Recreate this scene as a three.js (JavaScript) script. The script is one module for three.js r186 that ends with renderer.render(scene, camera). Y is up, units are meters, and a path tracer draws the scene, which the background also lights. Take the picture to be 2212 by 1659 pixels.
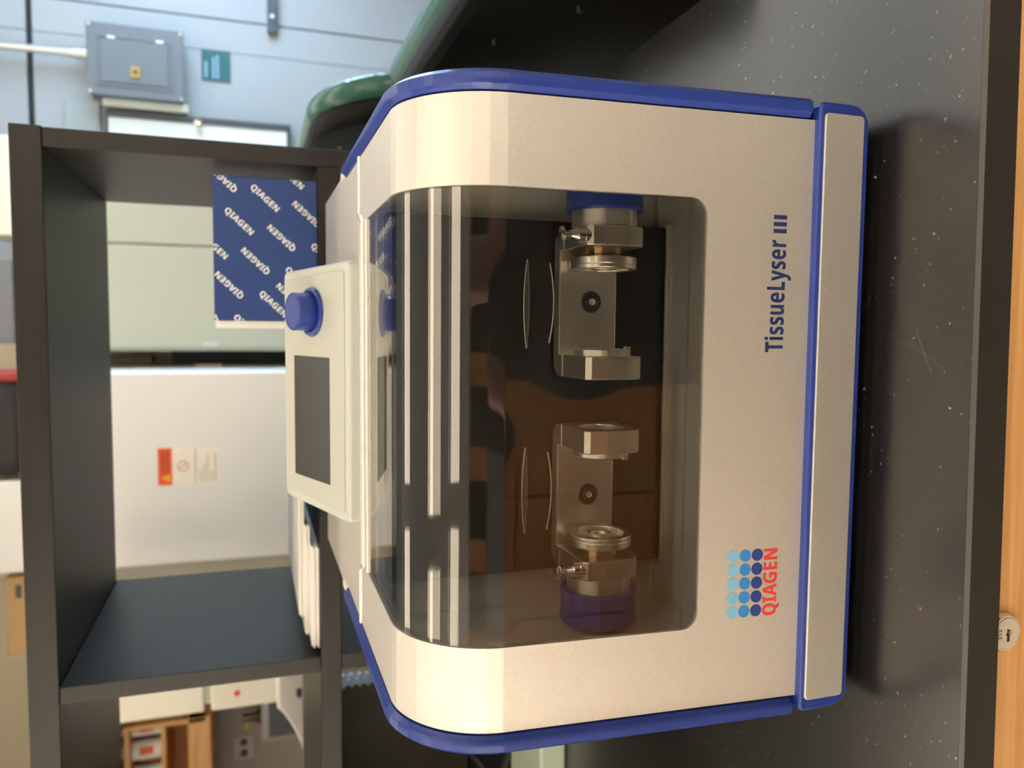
import * as THREE from 'three';
import { RoundedBoxGeometry } from 'three/addons/geometries/RoundedBoxGeometry.js';
import { TextGeometry } from 'three/addons/geometries/TextGeometry.js';
import { mergeGeometries, toCreasedNormals } from 'three/addons/utils/BufferGeometryUtils.js';
import { FontLoader } from 'three/addons/loaders/FontLoader.js';
import { MarchingCubes } from 'three/addons/objects/MarchingCubes.js';
import { ImprovedNoise } from 'three/addons/math/ImprovedNoise.js';
import { RectAreaLightUniformsLib } from 'three/addons/lights/RectAreaLightUniformsLib.js';

// ---------------------------------------------------------------- camera, sky, exposure
const V = (x, y, z) => new THREE.Vector3(x, y, z);
const D = Math.PI / 180;
const scene = new THREE.Scene();
const camera = new THREE.PerspectiveCamera(52.36, 2212 / 1659, 0.02, 60);
camera.position.set(0.053, 0.378, 0.4123);
// the phone was turned on its side: the world's up points to the left of the picture
camera.rotation.set(-18.43 * D, 4.235 * D, (-0.8 - 90) * D, 'YXZ');
camera.focus = 0.50;
camera.userData.fStop = 8;
camera.updateMatrixWorld(true);
const renderer = new THREE.WebGLRenderer({ antialias: true });
renderer.toneMapping = THREE.LinearToneMapping;
renderer.toneMappingExposure = 1.1;
renderer.shadowMap.enabled = true;
RectAreaLightUniformsLib.init();
scene.background = new THREE.Color().setRGB(0.50, 0.73, 1.0);
scene.backgroundIntensity = 27;
const LAMP = { glow: 8, light: 1, color: [1.0, 0.84, 0.62] };

// ---------------------------------------------------------------- helpers
// a photo pixel (2212 x 1659) gives a direction; its distance comes from the plane named
const F = 829.5 / Math.tan(52.36 / 2 * D);
function dirOf(px, py) {
  return V((px - 1106) / F, (829.5 - py) / F, -1).applyQuaternion(camera.quaternion);
}
function at(px, py, axis, val) {
  const d = dirOf(px, py), c = camera.position;
  return c.clone().addScaledVector(d, (val - c[axis]) / d[axis]);
}
function onPlane(px, py, n, p0) {
  const d = dirOf(px, py), c = camera.position;
  return c.clone().addScaledVector(d, p0.clone().sub(c).dot(n) / d.dot(n));
}
let seed = 7;
const rnd = () => { seed = (seed * 1664525 + 1013904223) % 4294967296; return seed / 4294967296; };
const rr = (a, b) => a + (b - a) * rnd();
const noise = new ImprovedNoise();
const col = (r, g, b) => new THREE.Color().setRGB(r, g, b);
const taken = new Map();
function numbered(n) { const k = taken.get(n) || 0; taken.set(n, k + 1); return k ? `${n}_${String(k).padStart(3, '0')}` : n; }
function clean(g) {
  let q = g.index ? g.toNonIndexed() : g;
  for (const k of Object.keys(q.attributes)) if (!['position', 'normal', 'uv'].includes(k)) q.deleteAttribute(k);
  if (!q.attributes.uv) q.setAttribute('uv', new THREE.BufferAttribute(new Float32Array(q.attributes.position.count * 2), 2));
  if (!q.attributes.normal) q.computeVertexNormals();
  return q;
}
const join = (...gs) => gs.flat().length === 1 ? clean(gs.flat()[0]) : mergeGeometries(gs.flat().map(clean));
function mesh(name, geo, mat, parent, label) {
  const m = new THREE.Mesh(Array.isArray(geo) ? join(geo) : geo, mat);
  m.name = name; m.castShadow = m.receiveShadow = true;
  if (label) m.userData.label = label;
  if (parent) parent.add(m);
  return m;
}
function thing(name, label, category, group) {
  const g = new THREE.Group(); g.name = numbered(name); scene.add(g);
  g.userData = { label, category }; if (group) g.userData.group = group;
  return g;
}
function seal(g) {           // puts a thing's origin at its base
  const b = new THREE.Box3().setFromObject(g), p = V((b.min.x + b.max.x) / 2, b.min.y, (b.min.z + b.max.z) / 2);
  for (const c of g.children) c.position.sub(p);
  g.position.copy(p); return g;
}
function single(name, label, category, geo, mat, group) {
  const m = mesh(numbered(name), geo, mat, scene); m.userData = { label, category };
  if (group) m.userData.group = group;
  const gm = m.geometry; gm.computeBoundingBox(); const b = gm.boundingBox, p = V((b.min.x + b.max.x) / 2, b.min.y, (b.min.z + b.max.z) / 2);
  gm.translate(-p.x, -p.y, -p.z); m.position.copy(p); return m;
}
function struct(name, geo, mat, label) {
  const m = mesh(name, geo, mat, scene); m.userData = { kind: 'structure', label, category: name.split('_')[0] }; return m;
}
function boxUV(g) {          // metres on every face
  const p = g.attributes.position, n = g.attributes.normal, uv = new Float32Array(p.count * 2);
  for (let i = 0; i < p.count; i++) {
    const ax = Math.abs(n.getX(i)), ay = Math.abs(n.getY(i)), az = Math.abs(n.getZ(i));
    const [a, b] = ax > ay && ax > az ? [p.getZ(i), p.getY(i)] : ay > az ? [p.getX(i), p.getZ(i)] : [p.getX(i), p.getY(i)];
    uv[2 * i] = a; uv[2 * i + 1] = b;
  }
  g.setAttribute('uv', new THREE.BufferAttribute(uv, 2)); return g;
}
function box(x0, x1, y0, y1, z0, z1, r = 0, seg = 2) {
  const w = Math.abs(x1 - x0), h = Math.abs(y1 - y0), d = Math.abs(z1 - z0);
  r = Math.min(r, 0.49 * Math.min(w, h, d));
  const g = clean(r > 0 ? new RoundedBoxGeometry(w, h, d, seg, r) : new THREE.BoxGeometry(w, h, d));
  g.translate((x0 + x1) / 2, (y0 + y1) / 2, (z0 + z1) / 2);
  return boxUV(g);
}
function cyl(r0, r1, h, axis, x, y, z, seg = 40) {     // centred
  const g = clean(new THREE.CylinderGeometry(r0, r1, h, seg));
  if (axis === 'x') g.rotateZ(-Math.PI / 2); if (axis === 'z') g.rotateX(Math.PI / 2);
  return g.translate(x, y, z);
}
function lathe(pts, axis, x, y, z, seg = 48) {         // pts: [radius, along axis]
  const g = clean(new THREE.LatheGeometry(pts.map(p => new THREE.Vector2(p[0], p[1])), seg));
  if (axis === 'x') g.rotateZ(-Math.PI / 2); if (axis === '-x') g.rotateZ(Math.PI / 2); if (axis === 'z') g.rotateX(Math.PI / 2);
  return toCreasedNormals(g, 0.6).translate(x, y, z);
}
function tube(pts, r, seg = 40, rad = 10, tension = 0.5) {
  return clean(new THREE.TubeGeometry(new THREE.CatmullRomCurve3(pts, false, 'catmullrom', tension), seg, r, rad, false));
}
function rod(a, b, r, rad = 12) { return clean(new THREE.TubeGeometry(new THREE.LineCurve3(a, b), 1, r, rad, false)); }
function rrect(x0, x1, y0, y1, r, cls = THREE.Shape) {
  const s = new cls(), [a, b, c, d] = Array.isArray(r) ? r : [r, r, r, r];   // bottom-left, bottom-right, top-right, top-left
  s.moveTo(x0 + a, y0); s.lineTo(x1 - b, y0); if (b) s.absarc(x1 - b, y0 + b, b, -Math.PI / 2, 0);
  s.lineTo(x1, y1 - c); if (c) s.absarc(x1 - c, y1 - c, c, 0, Math.PI / 2);
  s.lineTo(x0 + d, y1); if (d) s.absarc(x0 + d, y1 - d, d, Math.PI / 2, Math.PI);
  s.lineTo(x0, y0 + a); if (a) s.absarc(x0 + a, y0 + a, a, Math.PI, Math.PI * 1.5);
  return s;
}
function ext(shape, depth, bevel = 0, seg = 10, bseg = 2) {       // along +z from 0
  return clean(new THREE.ExtrudeGeometry(shape, { depth: depth - 2 * bevel, bevelEnabled: bevel > 0, bevelThickness: bevel, bevelSize: bevel, bevelOffset: -bevel, bevelSegments: bseg, curveSegments: seg })).translate(0, 0, bevel);
}
function sweep(path, section) {   // path: [{y,z,ny,nz,s}], section: counter-clockwise [[x, outward], ...]
  const pos = [], uv = [], P = (q, [x, n]) => [x, q.y + n * q.ny, q.z + n * q.nz], m = section.length;
  const tri = (...v) => { for (const [p, u] of v) { pos.push(...p); uv.push(...u); } };
  for (let i = 0; i + 1 < path.length; i++) for (let k = 0; k < m; k++) {
    const a = section[k], b = section[(k + 1) % m], q = path[i], w = path[i + 1];
    const A = [P(q, a), [a[0], q.s]], B = [P(w, a), [a[0], w.s]], C = [P(w, b), [b[0], w.s]], E = [P(q, b), [b[0], q.s]];
    tri(A, B, C); tri(A, C, E);
  }
  for (let k = 1; k + 1 < m; k++) {
    const q = path[0], w = path[path.length - 1];
    tri([P(q, section[0]), [0, 0]], [P(q, section[k]), [0, 0]], [P(q, section[k + 1]), [0, 0]]);
    tri([P(w, section[0]), [0, 0]], [P(w, section[k + 1]), [0, 0]], [P(w, section[k]), [0, 0]]);
  }
  const g = new THREE.BufferGeometry();
  g.setAttribute('position', new THREE.Float32BufferAttribute(pos, 3)); g.setAttribute('uv', new THREE.Float32BufferAttribute(uv, 2));
  return clean(toCreasedNormals(g, 0.55));
}

// ---------------------------------------------------------------- textures and materials
function dataTex(w, h, f, srgb = true) {
  const a = new Uint8Array(w * h * 4);
  for (let j = 0; j < h; j++) for (let i = 0; i < w; i++) { const c = f(i, j); a.set([c[0], c[1], c[2], 255], 4 * (j * w + i)); }
  const t = new THREE.DataTexture(a, w, h); t.magFilter = THREE.LinearFilter; t.minFilter = THREE.LinearMipmapLinearFilter; t.generateMipmaps = true;
  t.wrapS = t.wrapT = THREE.MirroredRepeatWrapping; if (srgb) t.colorSpace = THREE.SRGBColorSpace; t.needsUpdate = true; return t;
}
const fbm = (x, y, o = 4) => { let s = 0, a = 0.5; for (let k = 0; k < o; k++) { s += a * noise.noise(x, y, k * 7.3); x *= 2.03; y *= 2.03; a *= 0.5; } return s; };
function woodTex(base, dark, rows) {
  const t = dataTex(512, 512, (i, j) => {
    const x = i / 512, y = j / 512;
    const g = fbm(x * 2.2 + 3, y * rows, 4) + 0.5 * fbm(x * 9, y * rows * 4, 2), k = Math.min(1, Math.max(0, 0.42 + 1.1 * g));
    return base.map((b, n) => b + (dark[n] - b) * k);
  });
  t.repeat.set(1 / 0.8, 1 / 0.4); return t;
}
const grainTex = dataTex(256, 256, () => { const v = 128 + 90 * (rnd() + rnd() - 1); return [v, v, v]; }, false);
grainTex.repeat.set(1 / 0.05, 1 / 0.05);
const paintTex = dataTex(256, 256, (i, j) => { const v = 226 + 6 * fbm(i / 60, j / 60) + rr(-22, 22); return [v, v, v]; }, false); paintTex.repeat.set(1 / 0.08, 1 / 0.08);
function canvasTex(w, h, draw) {
  const c = document.createElement('canvas'); c.width = w; c.height = h; draw(c.getContext('2d'), w, h);
  const t = new THREE.CanvasTexture(c); t.colorSpace = THREE.SRGBColorSpace; t.magFilter = THREE.LinearFilter; t.anisotropy = 4; return t;
}
const std = (c, roughness, o = {}) => new THREE.MeshPhysicalMaterial({ color: Array.isArray(c) ? col(...c) : c, roughness, ...o });
const M = {
  silver: std([0.83, 0.795, 0.745], 0.52, { metalness: 0.85, map: paintTex, bumpMap: grainTex, bumpScale: 0.00008 }),
  blue: std([0.018, 0.044, 0.27], 0.34, { bumpMap: grainTex, bumpScale: 0.00002 }),
  chamber: std([0.46, 0.45, 0.42], 0.45),
  black: std([0.012, 0.012, 0.014], 0.45),
  steel: std([0.78, 0.74, 0.66], 0.30, { metalness: 0.93, bumpMap: grainTex, bumpScale: 0.00006 }),
  brushed: std([0.74, 0.72, 0.67], 0.3, { metalness: 0.55 }),
  chrome: std([0.75, 0.74, 0.72], 0.12, { metalness: 1 }),
  bronze: std([0.60, 0.42, 0.24], 0.3, { metalness: 1 }),
  boltSteel: std([0.16, 0.15, 0.14], 0.3, { metalness: 1 }),
  pane: std([0.84, 0.835, 0.82], 0.0, { transmission: 1, thickness: 0, ior: 1.58 }),
  glass: std([0.97, 0.98, 0.98], 0.0, { transmission: 1, thickness: 0, ior: 1.5 }),
  consoleGrey: std([0.47, 0.48, 0.43], 0.45),
  consoleRim: std([0.50, 0.53, 0.50], 0.38),
  screen: std([0.022, 0.022, 0.022], 0.35),
  rubber: std([0.015, 0.015, 0.015], 0.7),
  navyInk: std([0.012, 0.028, 0.12], 0.5),
  redInk: std([0.78, 0.045, 0.035], 0.5),
  dot1: std([0.22, 0.52, 0.80], 0.5), dot2: std([0.035, 0.26, 0.70], 0.5), dot3: std([0.022, 0.05, 0.28], 0.5),
  white: std([0.80, 0.78, 0.74], 0.4), cream: std([0.74, 0.70, 0.60], 0.45), wall: std([0.35, 0.36, 0.365], 0.7),
  greenCab: std([0.47, 0.48, 0.38], 0.4), paper: std([0.82, 0.80, 0.77], 0.8),
  cardboard: std([0.60, 0.38, 0.17], 0.85), greySteel: std([0.145, 0.155, 0.17], 0.45), darkGrey: std([0.06, 0.065, 0.07], 0.5),
  galvanised: std([0.62, 0.62, 0.60], 0.35, { metalness: 0.8 }), brass: std([0.42, 0.30, 0.12], 0.4, { metalness: 0.8 }),
  teal: std([0.045, 0.16, 0.13], 0.25), plasticBlack: std([0.005, 0.0048, 0.0045], 0.62, { ior: 1.3 }),
  oak: std([1, 1, 1], 0.42, { map: woodTex([230, 180, 116], [202, 142, 80], 34) }),
  cherry: std([1, 1, 1], 0.45, { map: woodTex([200, 140, 82], [166, 106, 54], 30) }),
  hutch: std([1, 1, 1], 0.42, { ior: 1.43, map: woodTex([36, 33, 32], [25, 23, 22], 20) }),
  manual: std([0.026, 0.019, 0.014], 0.6), comb: std([0.35, 0.52, 0.75], 0.3),
  floorMat: std([0.48, 0.45, 0.40], 0.4), ceiling: std([0.74, 0.73, 0.70], 0.8), skin: std([0.50, 0.27, 0.19], 0.5), cloth: std([0.008, 0.010, 0.018], 0.85), hair: std([0.02, 0.014, 0.01], 0.6),
};
M.creamPaint = std([0.66, 0.55, 0.38], 0.7);
M.blind = std([0.94, 0.58, 0.34], 1.0, { transmission: 0.7, thickness: 0, side: THREE.DoubleSide });
M.pane.side = M.glass.side = THREE.DoubleSide;

// ---------------------------------------------------------------- the room
const X0 = -2.6, X1 = 2.3, Y0 = -0.9, Y1 = 1.82, Z0 = -3.6, Z1 = 2.9, T = 0.12;
struct('floor', box(X0 - T, X1 + T, Y0 - T, Y0, Z0 - T, Z1 + T), M.floorMat, 'grey vinyl laboratory floor');
struct('ceiling', box(X0 - T, X1 + T, Y1, Y1 + T, Z0 - T, Z1 + T), M.ceiling, 'off-white laboratory ceiling');
const wallBack = struct('wall_back', box(X0 - T, X1 + T, Y0, Y1, Z0 - T, Z0 - 0.02), std([0.05, 0.05, 0.045], 0.8), 'white panelled wall behind the bench');
{ // wall panels with open joints
  const sA = at(520, 46, 'z', Z0).x, sB = at(500, 115, 'z', Z0).x, rail = at(64, 120, 'z', Z0).y, g = 0.006;
  for (const [a, b] of [[X0, -1.1], [-1.1, 0.05], [0.05, sB], [sB, sA], [sA, X1]]) {
    const paint = b < 0.1 ? M.creamPaint : M.wall;
    mesh('wall_panel', box(a + 0.001, b - (b === sA ? g : 0.001), Y0, rail - 0.012, Z0 - 0.02, Z0, 0.003), paint, wallBack);
    mesh('wall_panel', box(a + 0.001, b - (b === sA ? g : 0.001), rail + 0.012, Y1, Z0 - 0.02, Z0, 0.003), paint, wallBack);
  }
}
// walls with window openings; along = the axis the wall runs in, at = its inner face, out = its outer face
function openWall(name, along, face, out, a0, a1, opens, label) {
  const lo = Math.min(face, out), hi = Math.max(face, out), B = (p, q, y0, y1) => along === 'z' ? box(lo, hi, y0, y1, p, q) : box(p, q, y0, y1, lo, hi), gs = []; let c = a0;
  for (const [p, q, y0, y1] of opens) { gs.push(B(c, p, Y0, Y1), B(p, q, Y0, y0), B(p, q, y1, Y1)); c = q; }
  gs.push(B(c, a1, Y0, Y1)); struct(name, gs, M.wall, label);
}
let nWin = 0;
function windowIn(along, mid, p, q, y0, y1, n, label) {
  const B = (u0, u1, v0, v1, t) => along === 'z' ? box(mid - t, mid + t, v0, v1, u0, u1) : box(u0, u1, v0, v1, mid - t, mid + t), w = (q - p - 0.05) / n;
  const f = struct('window_' + (++nWin), [B(p, q, y0, y0 + 0.05, 0.03), B(p, q, y1 - 0.05, y1, 0.03), ...Array.from({ length: n + 1 }, (_, k) => B(p + k * w, p + k * w + 0.05, y0 + 0.05, y1 - 0.05, 0.03))], M.white, label);
  for (let k = 0; k < n; k++) mesh('pane', B(p + k * w + 0.05, p + (k + 1) * w, y0 + 0.05, y1 - 0.05, 0.002), M.glass, f);
}
const WR_ = [-3.2, -2.0, 0.05, 1.25], WL_ = [0.3, 2.3, 0.06, 1.6], WF_ = [-2.5, -1.35, 0.06, 1.6], WG_ = [1.12, 2.2, 0.06, 1.6];
openWall('wall_right', 'z', X1, X1 + T, Z0, Z1, [WR_], 'white side wall with a wide window'); windowIn('z', X1 + 0.06, ...WR_, 4, 'wide white framed window');
openWall('wall_left', 'z', X0, X0 - T, Z0, Z1, [WL_], 'white side wall with a window'); windowIn('z', X0 - 0.06, ...WL_, 2, 'white framed window');
openWall('wall_front', 'x', Z1, Z1 + T, X0 - T, X1 + T, [WF_, WG_], 'white wall behind the wooden cabinets, with two windows'); windowIn('x', Z1 + 0.06, ...WF_, 1, 'white framed window'); windowIn('x', Z1 + 0.06, ...WG_, 1, 'white framed window');
// ochre roller blinds drawn over the windows behind the photographer
function blind(along, at_, p, q, y0, y1, label) {
  const B = (u0, u1, v0, v1, t) => along === 'z' ? box(at_ - t, at_ + t, v0, v1, u0, u1) : box(u0, u1, v0, v1, at_ - t, at_ + t), t = thing('roller_blind', label, 'blind');
  const w = 0.04, g = clean(new THREE.PlaneGeometry(q - p + 2 * w, y1 - y0 + 0.06)); if (along === 'z') g.rotateY(Math.PI / 2); g.translate(along === 'z' ? at_ : (p + q) / 2, (y0 + y1) / 2, along === 'z' ? (p + q) / 2 : at_);
  mesh('blind_cloth', g, M.blind, t); mesh('roller', along === 'z' ? cyl(0.025, 0.025, q - p + 2 * w, 'z', at_, y1 + 0.05, (p + q) / 2) : cyl(0.025, 0.025, q - p + 2 * w, 'x', (p + q) / 2, y1 + 0.05, at_), M.white, t); mesh('bottom_bar', B(p - w, q + w, y0 - 0.045, y0 - 0.03, 0.006), M.white, t); seal(t);
}
blind('z', X0 + 0.03, ...WL_, 'ochre roller blind drawn over the window in the side wall'); blind('x', Z1 - 0.03, ...WF_, 'ochre roller blind left of the wooden wall cabinets'); blind('x', Z1 - 0.03, ...WG_, 'ochre roller blind right of the wooden wall cabinets');

// ceiling lights: three rows of long surface fittings, with a gap in each row
const glow = std([0.9, 0.9, 0.88], 0.4, { emissive: col(...LAMP.color), emissiveIntensity: LAMP.glow });
function fixture(x, z) {
  const t = thing('ceiling_light', 'long white surface fitting with a glowing diffuser on the ceiling', 'ceiling light', 'rows of long ceiling lights');
  mesh('housing', box(x - 0.6, x + 0.6, Y1 - 0.05, Y1, z - 0.12, z + 0.12, 0.006), M.white, t);
  mesh('diffuser', box(x - 0.585, x + 0.585, Y1 - 0.075, Y1 - 0.045, z - 0.07, z + 0.07, 0.01), glow, t);
  const l = new THREE.RectAreaLight(col(...LAMP.color), LAMP.light, 1.17, 0.14);
  l.name = 'diffuser_light'; l.position.set(x, Y1 - 0.08, z); l.rotation.x = -Math.PI / 2; t.add(l);
  seal(t);
}
for (const z of [-1.24, 0.20, 1.15]) for (const x of [-1.15, 0.17, 1.43]) fixture(x, z);
fixture(0.17, -2.5); fixture(1.43, -2.5);

// ---------------------------------------------------------------- bench and hutch
const benchTurn = 0.0184, BY = -0.0064;   // bench top height
const BT = { x0: -0.62, x1: 0.36, z0: -0.62, z1: 0.09 };
const dustTex = canvasTex(2048, 1484, (g, w, h) => {
  g.fillStyle = '#1b1a19'; g.fillRect(0, 0, w, h);
  for (let k = 0; k < 9000; k++) { const v = 27 + rr(-5, 6); g.fillStyle = `rgba(${v},${v},${v},0.5)`; g.fillRect(rnd() * w, rnd() * h, rr(1, 5), rr(1, 5)); }
  for (let k = 0; k < 15000; k++) {   // dust specks
    const a = 0.4 + 0.6 * rnd() ** 2, s = 0.6 + 2.2 * rnd() ** 7; g.fillStyle = `rgba(205,203,198,${a})`;
    g.save(); g.translate(rnd() * w, h * (1 - rnd() ** 1.25)); g.rotate(rnd() * 3.14); g.fillRect(0, 0, s * rr(1, 2.2), s); g.restore();
  }
  for (let k = 0; k < 150; k++) {    // hairline scratches and fibres
    g.strokeStyle = `rgba(190,188,182,${rr(0.12, 0.5)})`; g.lineWidth = rr(0.4, 1.1); const x = rnd() * w, y = h * (1 - rnd() ** 1.2), l = 8 + 90 * rnd() ** 4, a = rnd() * 6.28;
    g.beginPath(); g.moveTo(x, y); g.quadraticCurveTo(x + l * 0.5 * Math.cos(a), y + l * 0.5 * Math.sin(a) + rr(-6, 6), x + l * Math.cos(a), y + l * Math.sin(a)); g.stroke();
  }
});
dustTex.wrapS = dustTex.wrapT = THREE.MirroredRepeatWrapping; dustTex.repeat.set(1 / (BT.x1 - BT.x0), 1 / (BT.z1 - BT.z0)); dustTex.offset.set(-BT.x0 / (BT.x1 - BT.x0), -BT.z0 / (BT.z1 - BT.z0));
const resin = std([1, 1, 1], 0.28, { ior: 1.75, map: dustTex, bumpMap: grainTex, bumpScale: 0.00002 });
const resinEdge = std([0.020, 0.016, 0.013], 0.55, { ior: 1.4 });
const bench = thing('lab_bench_top', 'long black laboratory bench top, dusty and scratched, with an oak cabinet below', 'bench top');
{
  const along = (pts) => { const g = ext(new THREE.Shape(pts.map(p => new THREE.Vector2(...p))), 2.2).rotateY(-Math.PI / 2).translate(0.351, 0, 0); g.computeVertexNormals(); return boxUV(g); };
  const c = mesh('slab', along([[0.0782, -0.0316], [0.0782, BY], [-1.75, BY], [-1.75, -0.0316]]), resin, bench); c.rotation.y = benchTurn;
  const e = mesh('front_edge', along([[0.0803, -0.0316], [0.0803, BY - 0.0022], [0.0782, BY - 0.0022], [0.0782, -0.0316]]), resinEdge, bench, 'bare front edge'); e.rotation.y = benchTurn;
  const w = mesh('bevel', along([[0.0803, BY - 0.0022], [0.0783, BY - 0.0001], [0.0782, BY - 0.0022]]), std([0.085, 0.083, 0.080], 0.4), bench, 'worn grey bevel'); w.rotation.y = benchTurn;
}
seal(bench);
// drawer cabinets under the bench
function baseCabinet(x0, x1, lock, label) {
  const t = thing('base_cabinet', label, 'cabinet');
  const q = new THREE.Group(); q.name = 'carcass'; q.rotation.y = benchTurn; t.add(q);
  mesh('side_panel', box(x0, x0 + 0.018, Y0 + 0.1, -0.0322, -0.55, 0.045), M.oak, q); mesh('side_panel', box(x1 - 0.018, x1, Y0 + 0.1, -0.0322, -0.55, 0.045), M.oak, q);
  mesh('toe_kick', box(x0, x1, Y0, Y0 + 0.1, -0.55, -0.02), M.rubber, q);
  mesh('drawer_front', box(x0 + 0.001, x1 - 0.001, -0.2, -0.0326, 0.045, 0.066, 0.002), M.oak, q);
  const m = (x0 + x1) / 2;
  mesh('door', box(x0 + 0.001, m - 0.001, Y0 + 0.11, -0.204, 0.045, 0.066, 0.002), M.oak, q); mesh('door', box(m + 0.001, x1 - 0.001, Y0 + 0.11, -0.204, 0.045, 0.066, 0.002), M.oak, q);
  return [t, q];
}
const [bc1, q1] = baseCabinet(-0.62, 0.345, true, 'light oak base cabinet with a chrome lock in its drawer, under the bench'); seal(bc1);
{
  const [bc2] = baseCabinet(-1.6, -0.622, false, 'light oak base cabinet without a visible lock, further along under the bench'); seal(bc2);
  const p = at(2179, 1370, 'z', 0.073), g = new THREE.Group(); g.name = 'lock';
  const t = thing('cam_lock', 'round chrome cylinder lock numbered 212 on the oak drawer front', 'lock');
  mesh('collar', lathe([[0, 0], [0.0122, 0], [0.0128, 0.0015], [0.0122, 0.005], [0.0113, 0.0085], [0.0108, 0.0092], [0.0100, 0.0094], [0.0098, 0.0088], [0, 0.0088]], 'z', p.x, p.y, 0.0625), M.chrome, t);
  mesh('plug', lathe([[0, 0], [0.0095, 0], [0.0095, 0.0094], [0, 0.0094]], 'z', p.x, p.y, 0.0627), std([0.72, 0.66, 0.55], 0.35, { metalness: 0.7 }), t);
  const kz = 0.0627 + 0.0094, ks = new THREE.Shape([[-0.0011, -0.0045], [0.0008, -0.0045], [0.0008, -0.001], [0.0022, 0], [0.0008, 0.001], [0.0008, 0.0028], [-0.0011, 0.0034], [-0.0011, 0.001], [-0.0022, 0], [-0.0011, -0.001]].map(a => new THREE.Vector2(...a)));
  mesh('keyhole', ext(ks, 0.0002).rotateZ(-Math.PI / 2).translate(p.x - 0.0005, p.y - 0.001, kz), M.black, t);
  mesh('key_pin', cyl(0.0013, 0.0013, 0.0006, 'z', p.x + 0.0005, p.y - 0.0022, kz), M.bronze, t);
  t.userData.lockNumber = undefined; delete t.userData.lockNumber;
  M.lockThing = [t, p, kz];
}

const HX = -0.0105, HZ = -0.57;           // hutch: front face z, depth 0.41
const hutch = thing('shelf_unit', 'black-stained wooden open shelf unit standing on the bench', 'shelf unit');
{
  const zb = HZ - 0.402, top = 0.6225, und = 0.591;
  mesh('top_board', box(-1.5, 0.2690, und, top, zb, HZ, 0.0012), M.hutch, hutch);
  mesh('bottom_board', box(-1.5, 0.2465, 0.274, 0.2995, zb, HZ, 0.0012), M.hutch, hutch);
  mesh('side_panel', box(0.2468, 0.2676, BY, und - 0.0004, zb, HZ - 0.0005, 0.0012), M.hutch, hutch);
  for (const x of [-0.3810, -1.0]) { mesh('divider', box(x, x + 0.0206, 0.2998, und - 0.0004, zb, HZ - 0.0005, 0.0012), M.hutch, hutch); mesh('support_panel', box(x, x + 0.0206, BY, 0.2738, zb, HZ - 0.0005, 0.0012), M.hutch, hutch); }
  mesh('side_panel', box(-1.52, -1.5, BY, top, zb, HZ, 0.0012), M.hutch, hutch);
  seal(hutch);
}

// ---------------------------------------------------------------- the bead mill
const font = await new FontLoader().loadAsync('fonts/droid/droid_sans_bold.typeface.json');
function words(text, size, width, depth = 0.0002) {     // left edge at 0, baseline at 0
  const g = clean(new TextGeometry(text, { font, size, depth, curveSegments: 6, bevelEnabled: false }));
  g.computeBoundingBox(); const b = g.boundingBox; g.translate(-b.min.x, 0, 0);
  if (width) g.scale(width / (b.max.x - b.min.x), 1, 1); return g;
}
const L = 0.0585, RC = 0.0617, H = 0.296, YB = 0.041, th = Math.atan(L), yc = H - RC, zc = -RC * Math.hypot(1, L) - L * (yc - YB);
const front = new THREE.Matrix4().makeBasis(V(1, 0, 0), V(0, Math.cos(th), -Math.sin(th)), V(0, Math.sin(th), Math.cos(th))).setPosition(0, YB, 0);
const sOf = (y) => (y - YB) / Math.cos(th);
const sArc = sOf(yc + RC * Math.sin(th));
function lidPath(s0, s1, n = 1) {         // s along the front from its foot, over the rounded edge, back along the top
  const arc = RC * (Math.PI / 2 - th), out = [], cut = [s0];
  const add = s => { if (s > s0 + 1e-6 && s < s1 - 1e-6) cut.push(s); };
  add(sArc); for (let k = 1; k < 110; k++) add(sArc + arc * k / 110); add(sArc + arc); cut.push(s1);
  for (const s of cut) {
    if (s <= sArc) out.push({ y: YB + s * Math.cos(th), z: -s * Math.sin(th), ny: Math.sin(th), nz: Math.cos(th), s });
    else if (s < sArc + arc) { const a = th + (s - sArc) / RC; out.push({ y: yc + RC * Math.sin(a), z: zc + RC * Math.cos(a), ny: Math.sin(a), nz: Math.cos(a), s }); }
    else out.push({ y: H, z: zc - (s - sArc - arc), ny: 1, nz: 0, s });
  }
  return out;
}
const sTop = z => sArc + RC * (Math.PI / 2 - th) + (zc - z);
// the side of the machine as a (z, y) outline kept inside the lid by d
function sideShape(d, yb, zb) {
  const pts = lidPath(0.02, sTop(zb)).map(q => new THREE.Vector2(q.z - d * q.nz, Math.max(yb, q.y - d * q.ny)));
  return new THREE.Shape([...pts, new THREE.Vector2(zb, yb), new THREE.Vector2(pts[0].x, yb)]);
}
const mill = thing('bead_mill', 'silver and blue bench-top bead mill with smoked curved lid window', 'bead mill');
const rect = (a, b, n0, n1) => [[a, n0], [b, n0], [b, n1], [a, n1]];
{ // base
  const g = ext(rrect(-0.1945, 0.1955, 0.0046, 0.0425, [0.013, 0.013, 0.004, 0.004]), 0.508, 0.0022, 10, 4).translate(0, 0, 0.0048 - 0.508);
  mesh('base_frame', g, M.blue, mill, 'blue base frame');
  mesh('base_insert', ext(rrect(-0.1865, 0.1885, 0.0098, 0.0394, 0.003), 0.0022, 0.0006, 8, 2).translate(0, 0, 0.0039), M.silver, mill, 'silver base strip');
  for (const sx of [-1, 1]) for (const z of [-0.04, -0.46]) mesh('foot', cyl(0.016, 0.014, 0.0115, 'y', sx * 0.15, BY + 0.00575, z), M.rubber, mill);
}
const WX = 0.1335, WS = sOf(0.1148), WR = 0.0105, WTOP = sTop(-0.1725);
const lid = new THREE.Group(); lid.name = 'lid'; mill.add(lid);
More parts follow.
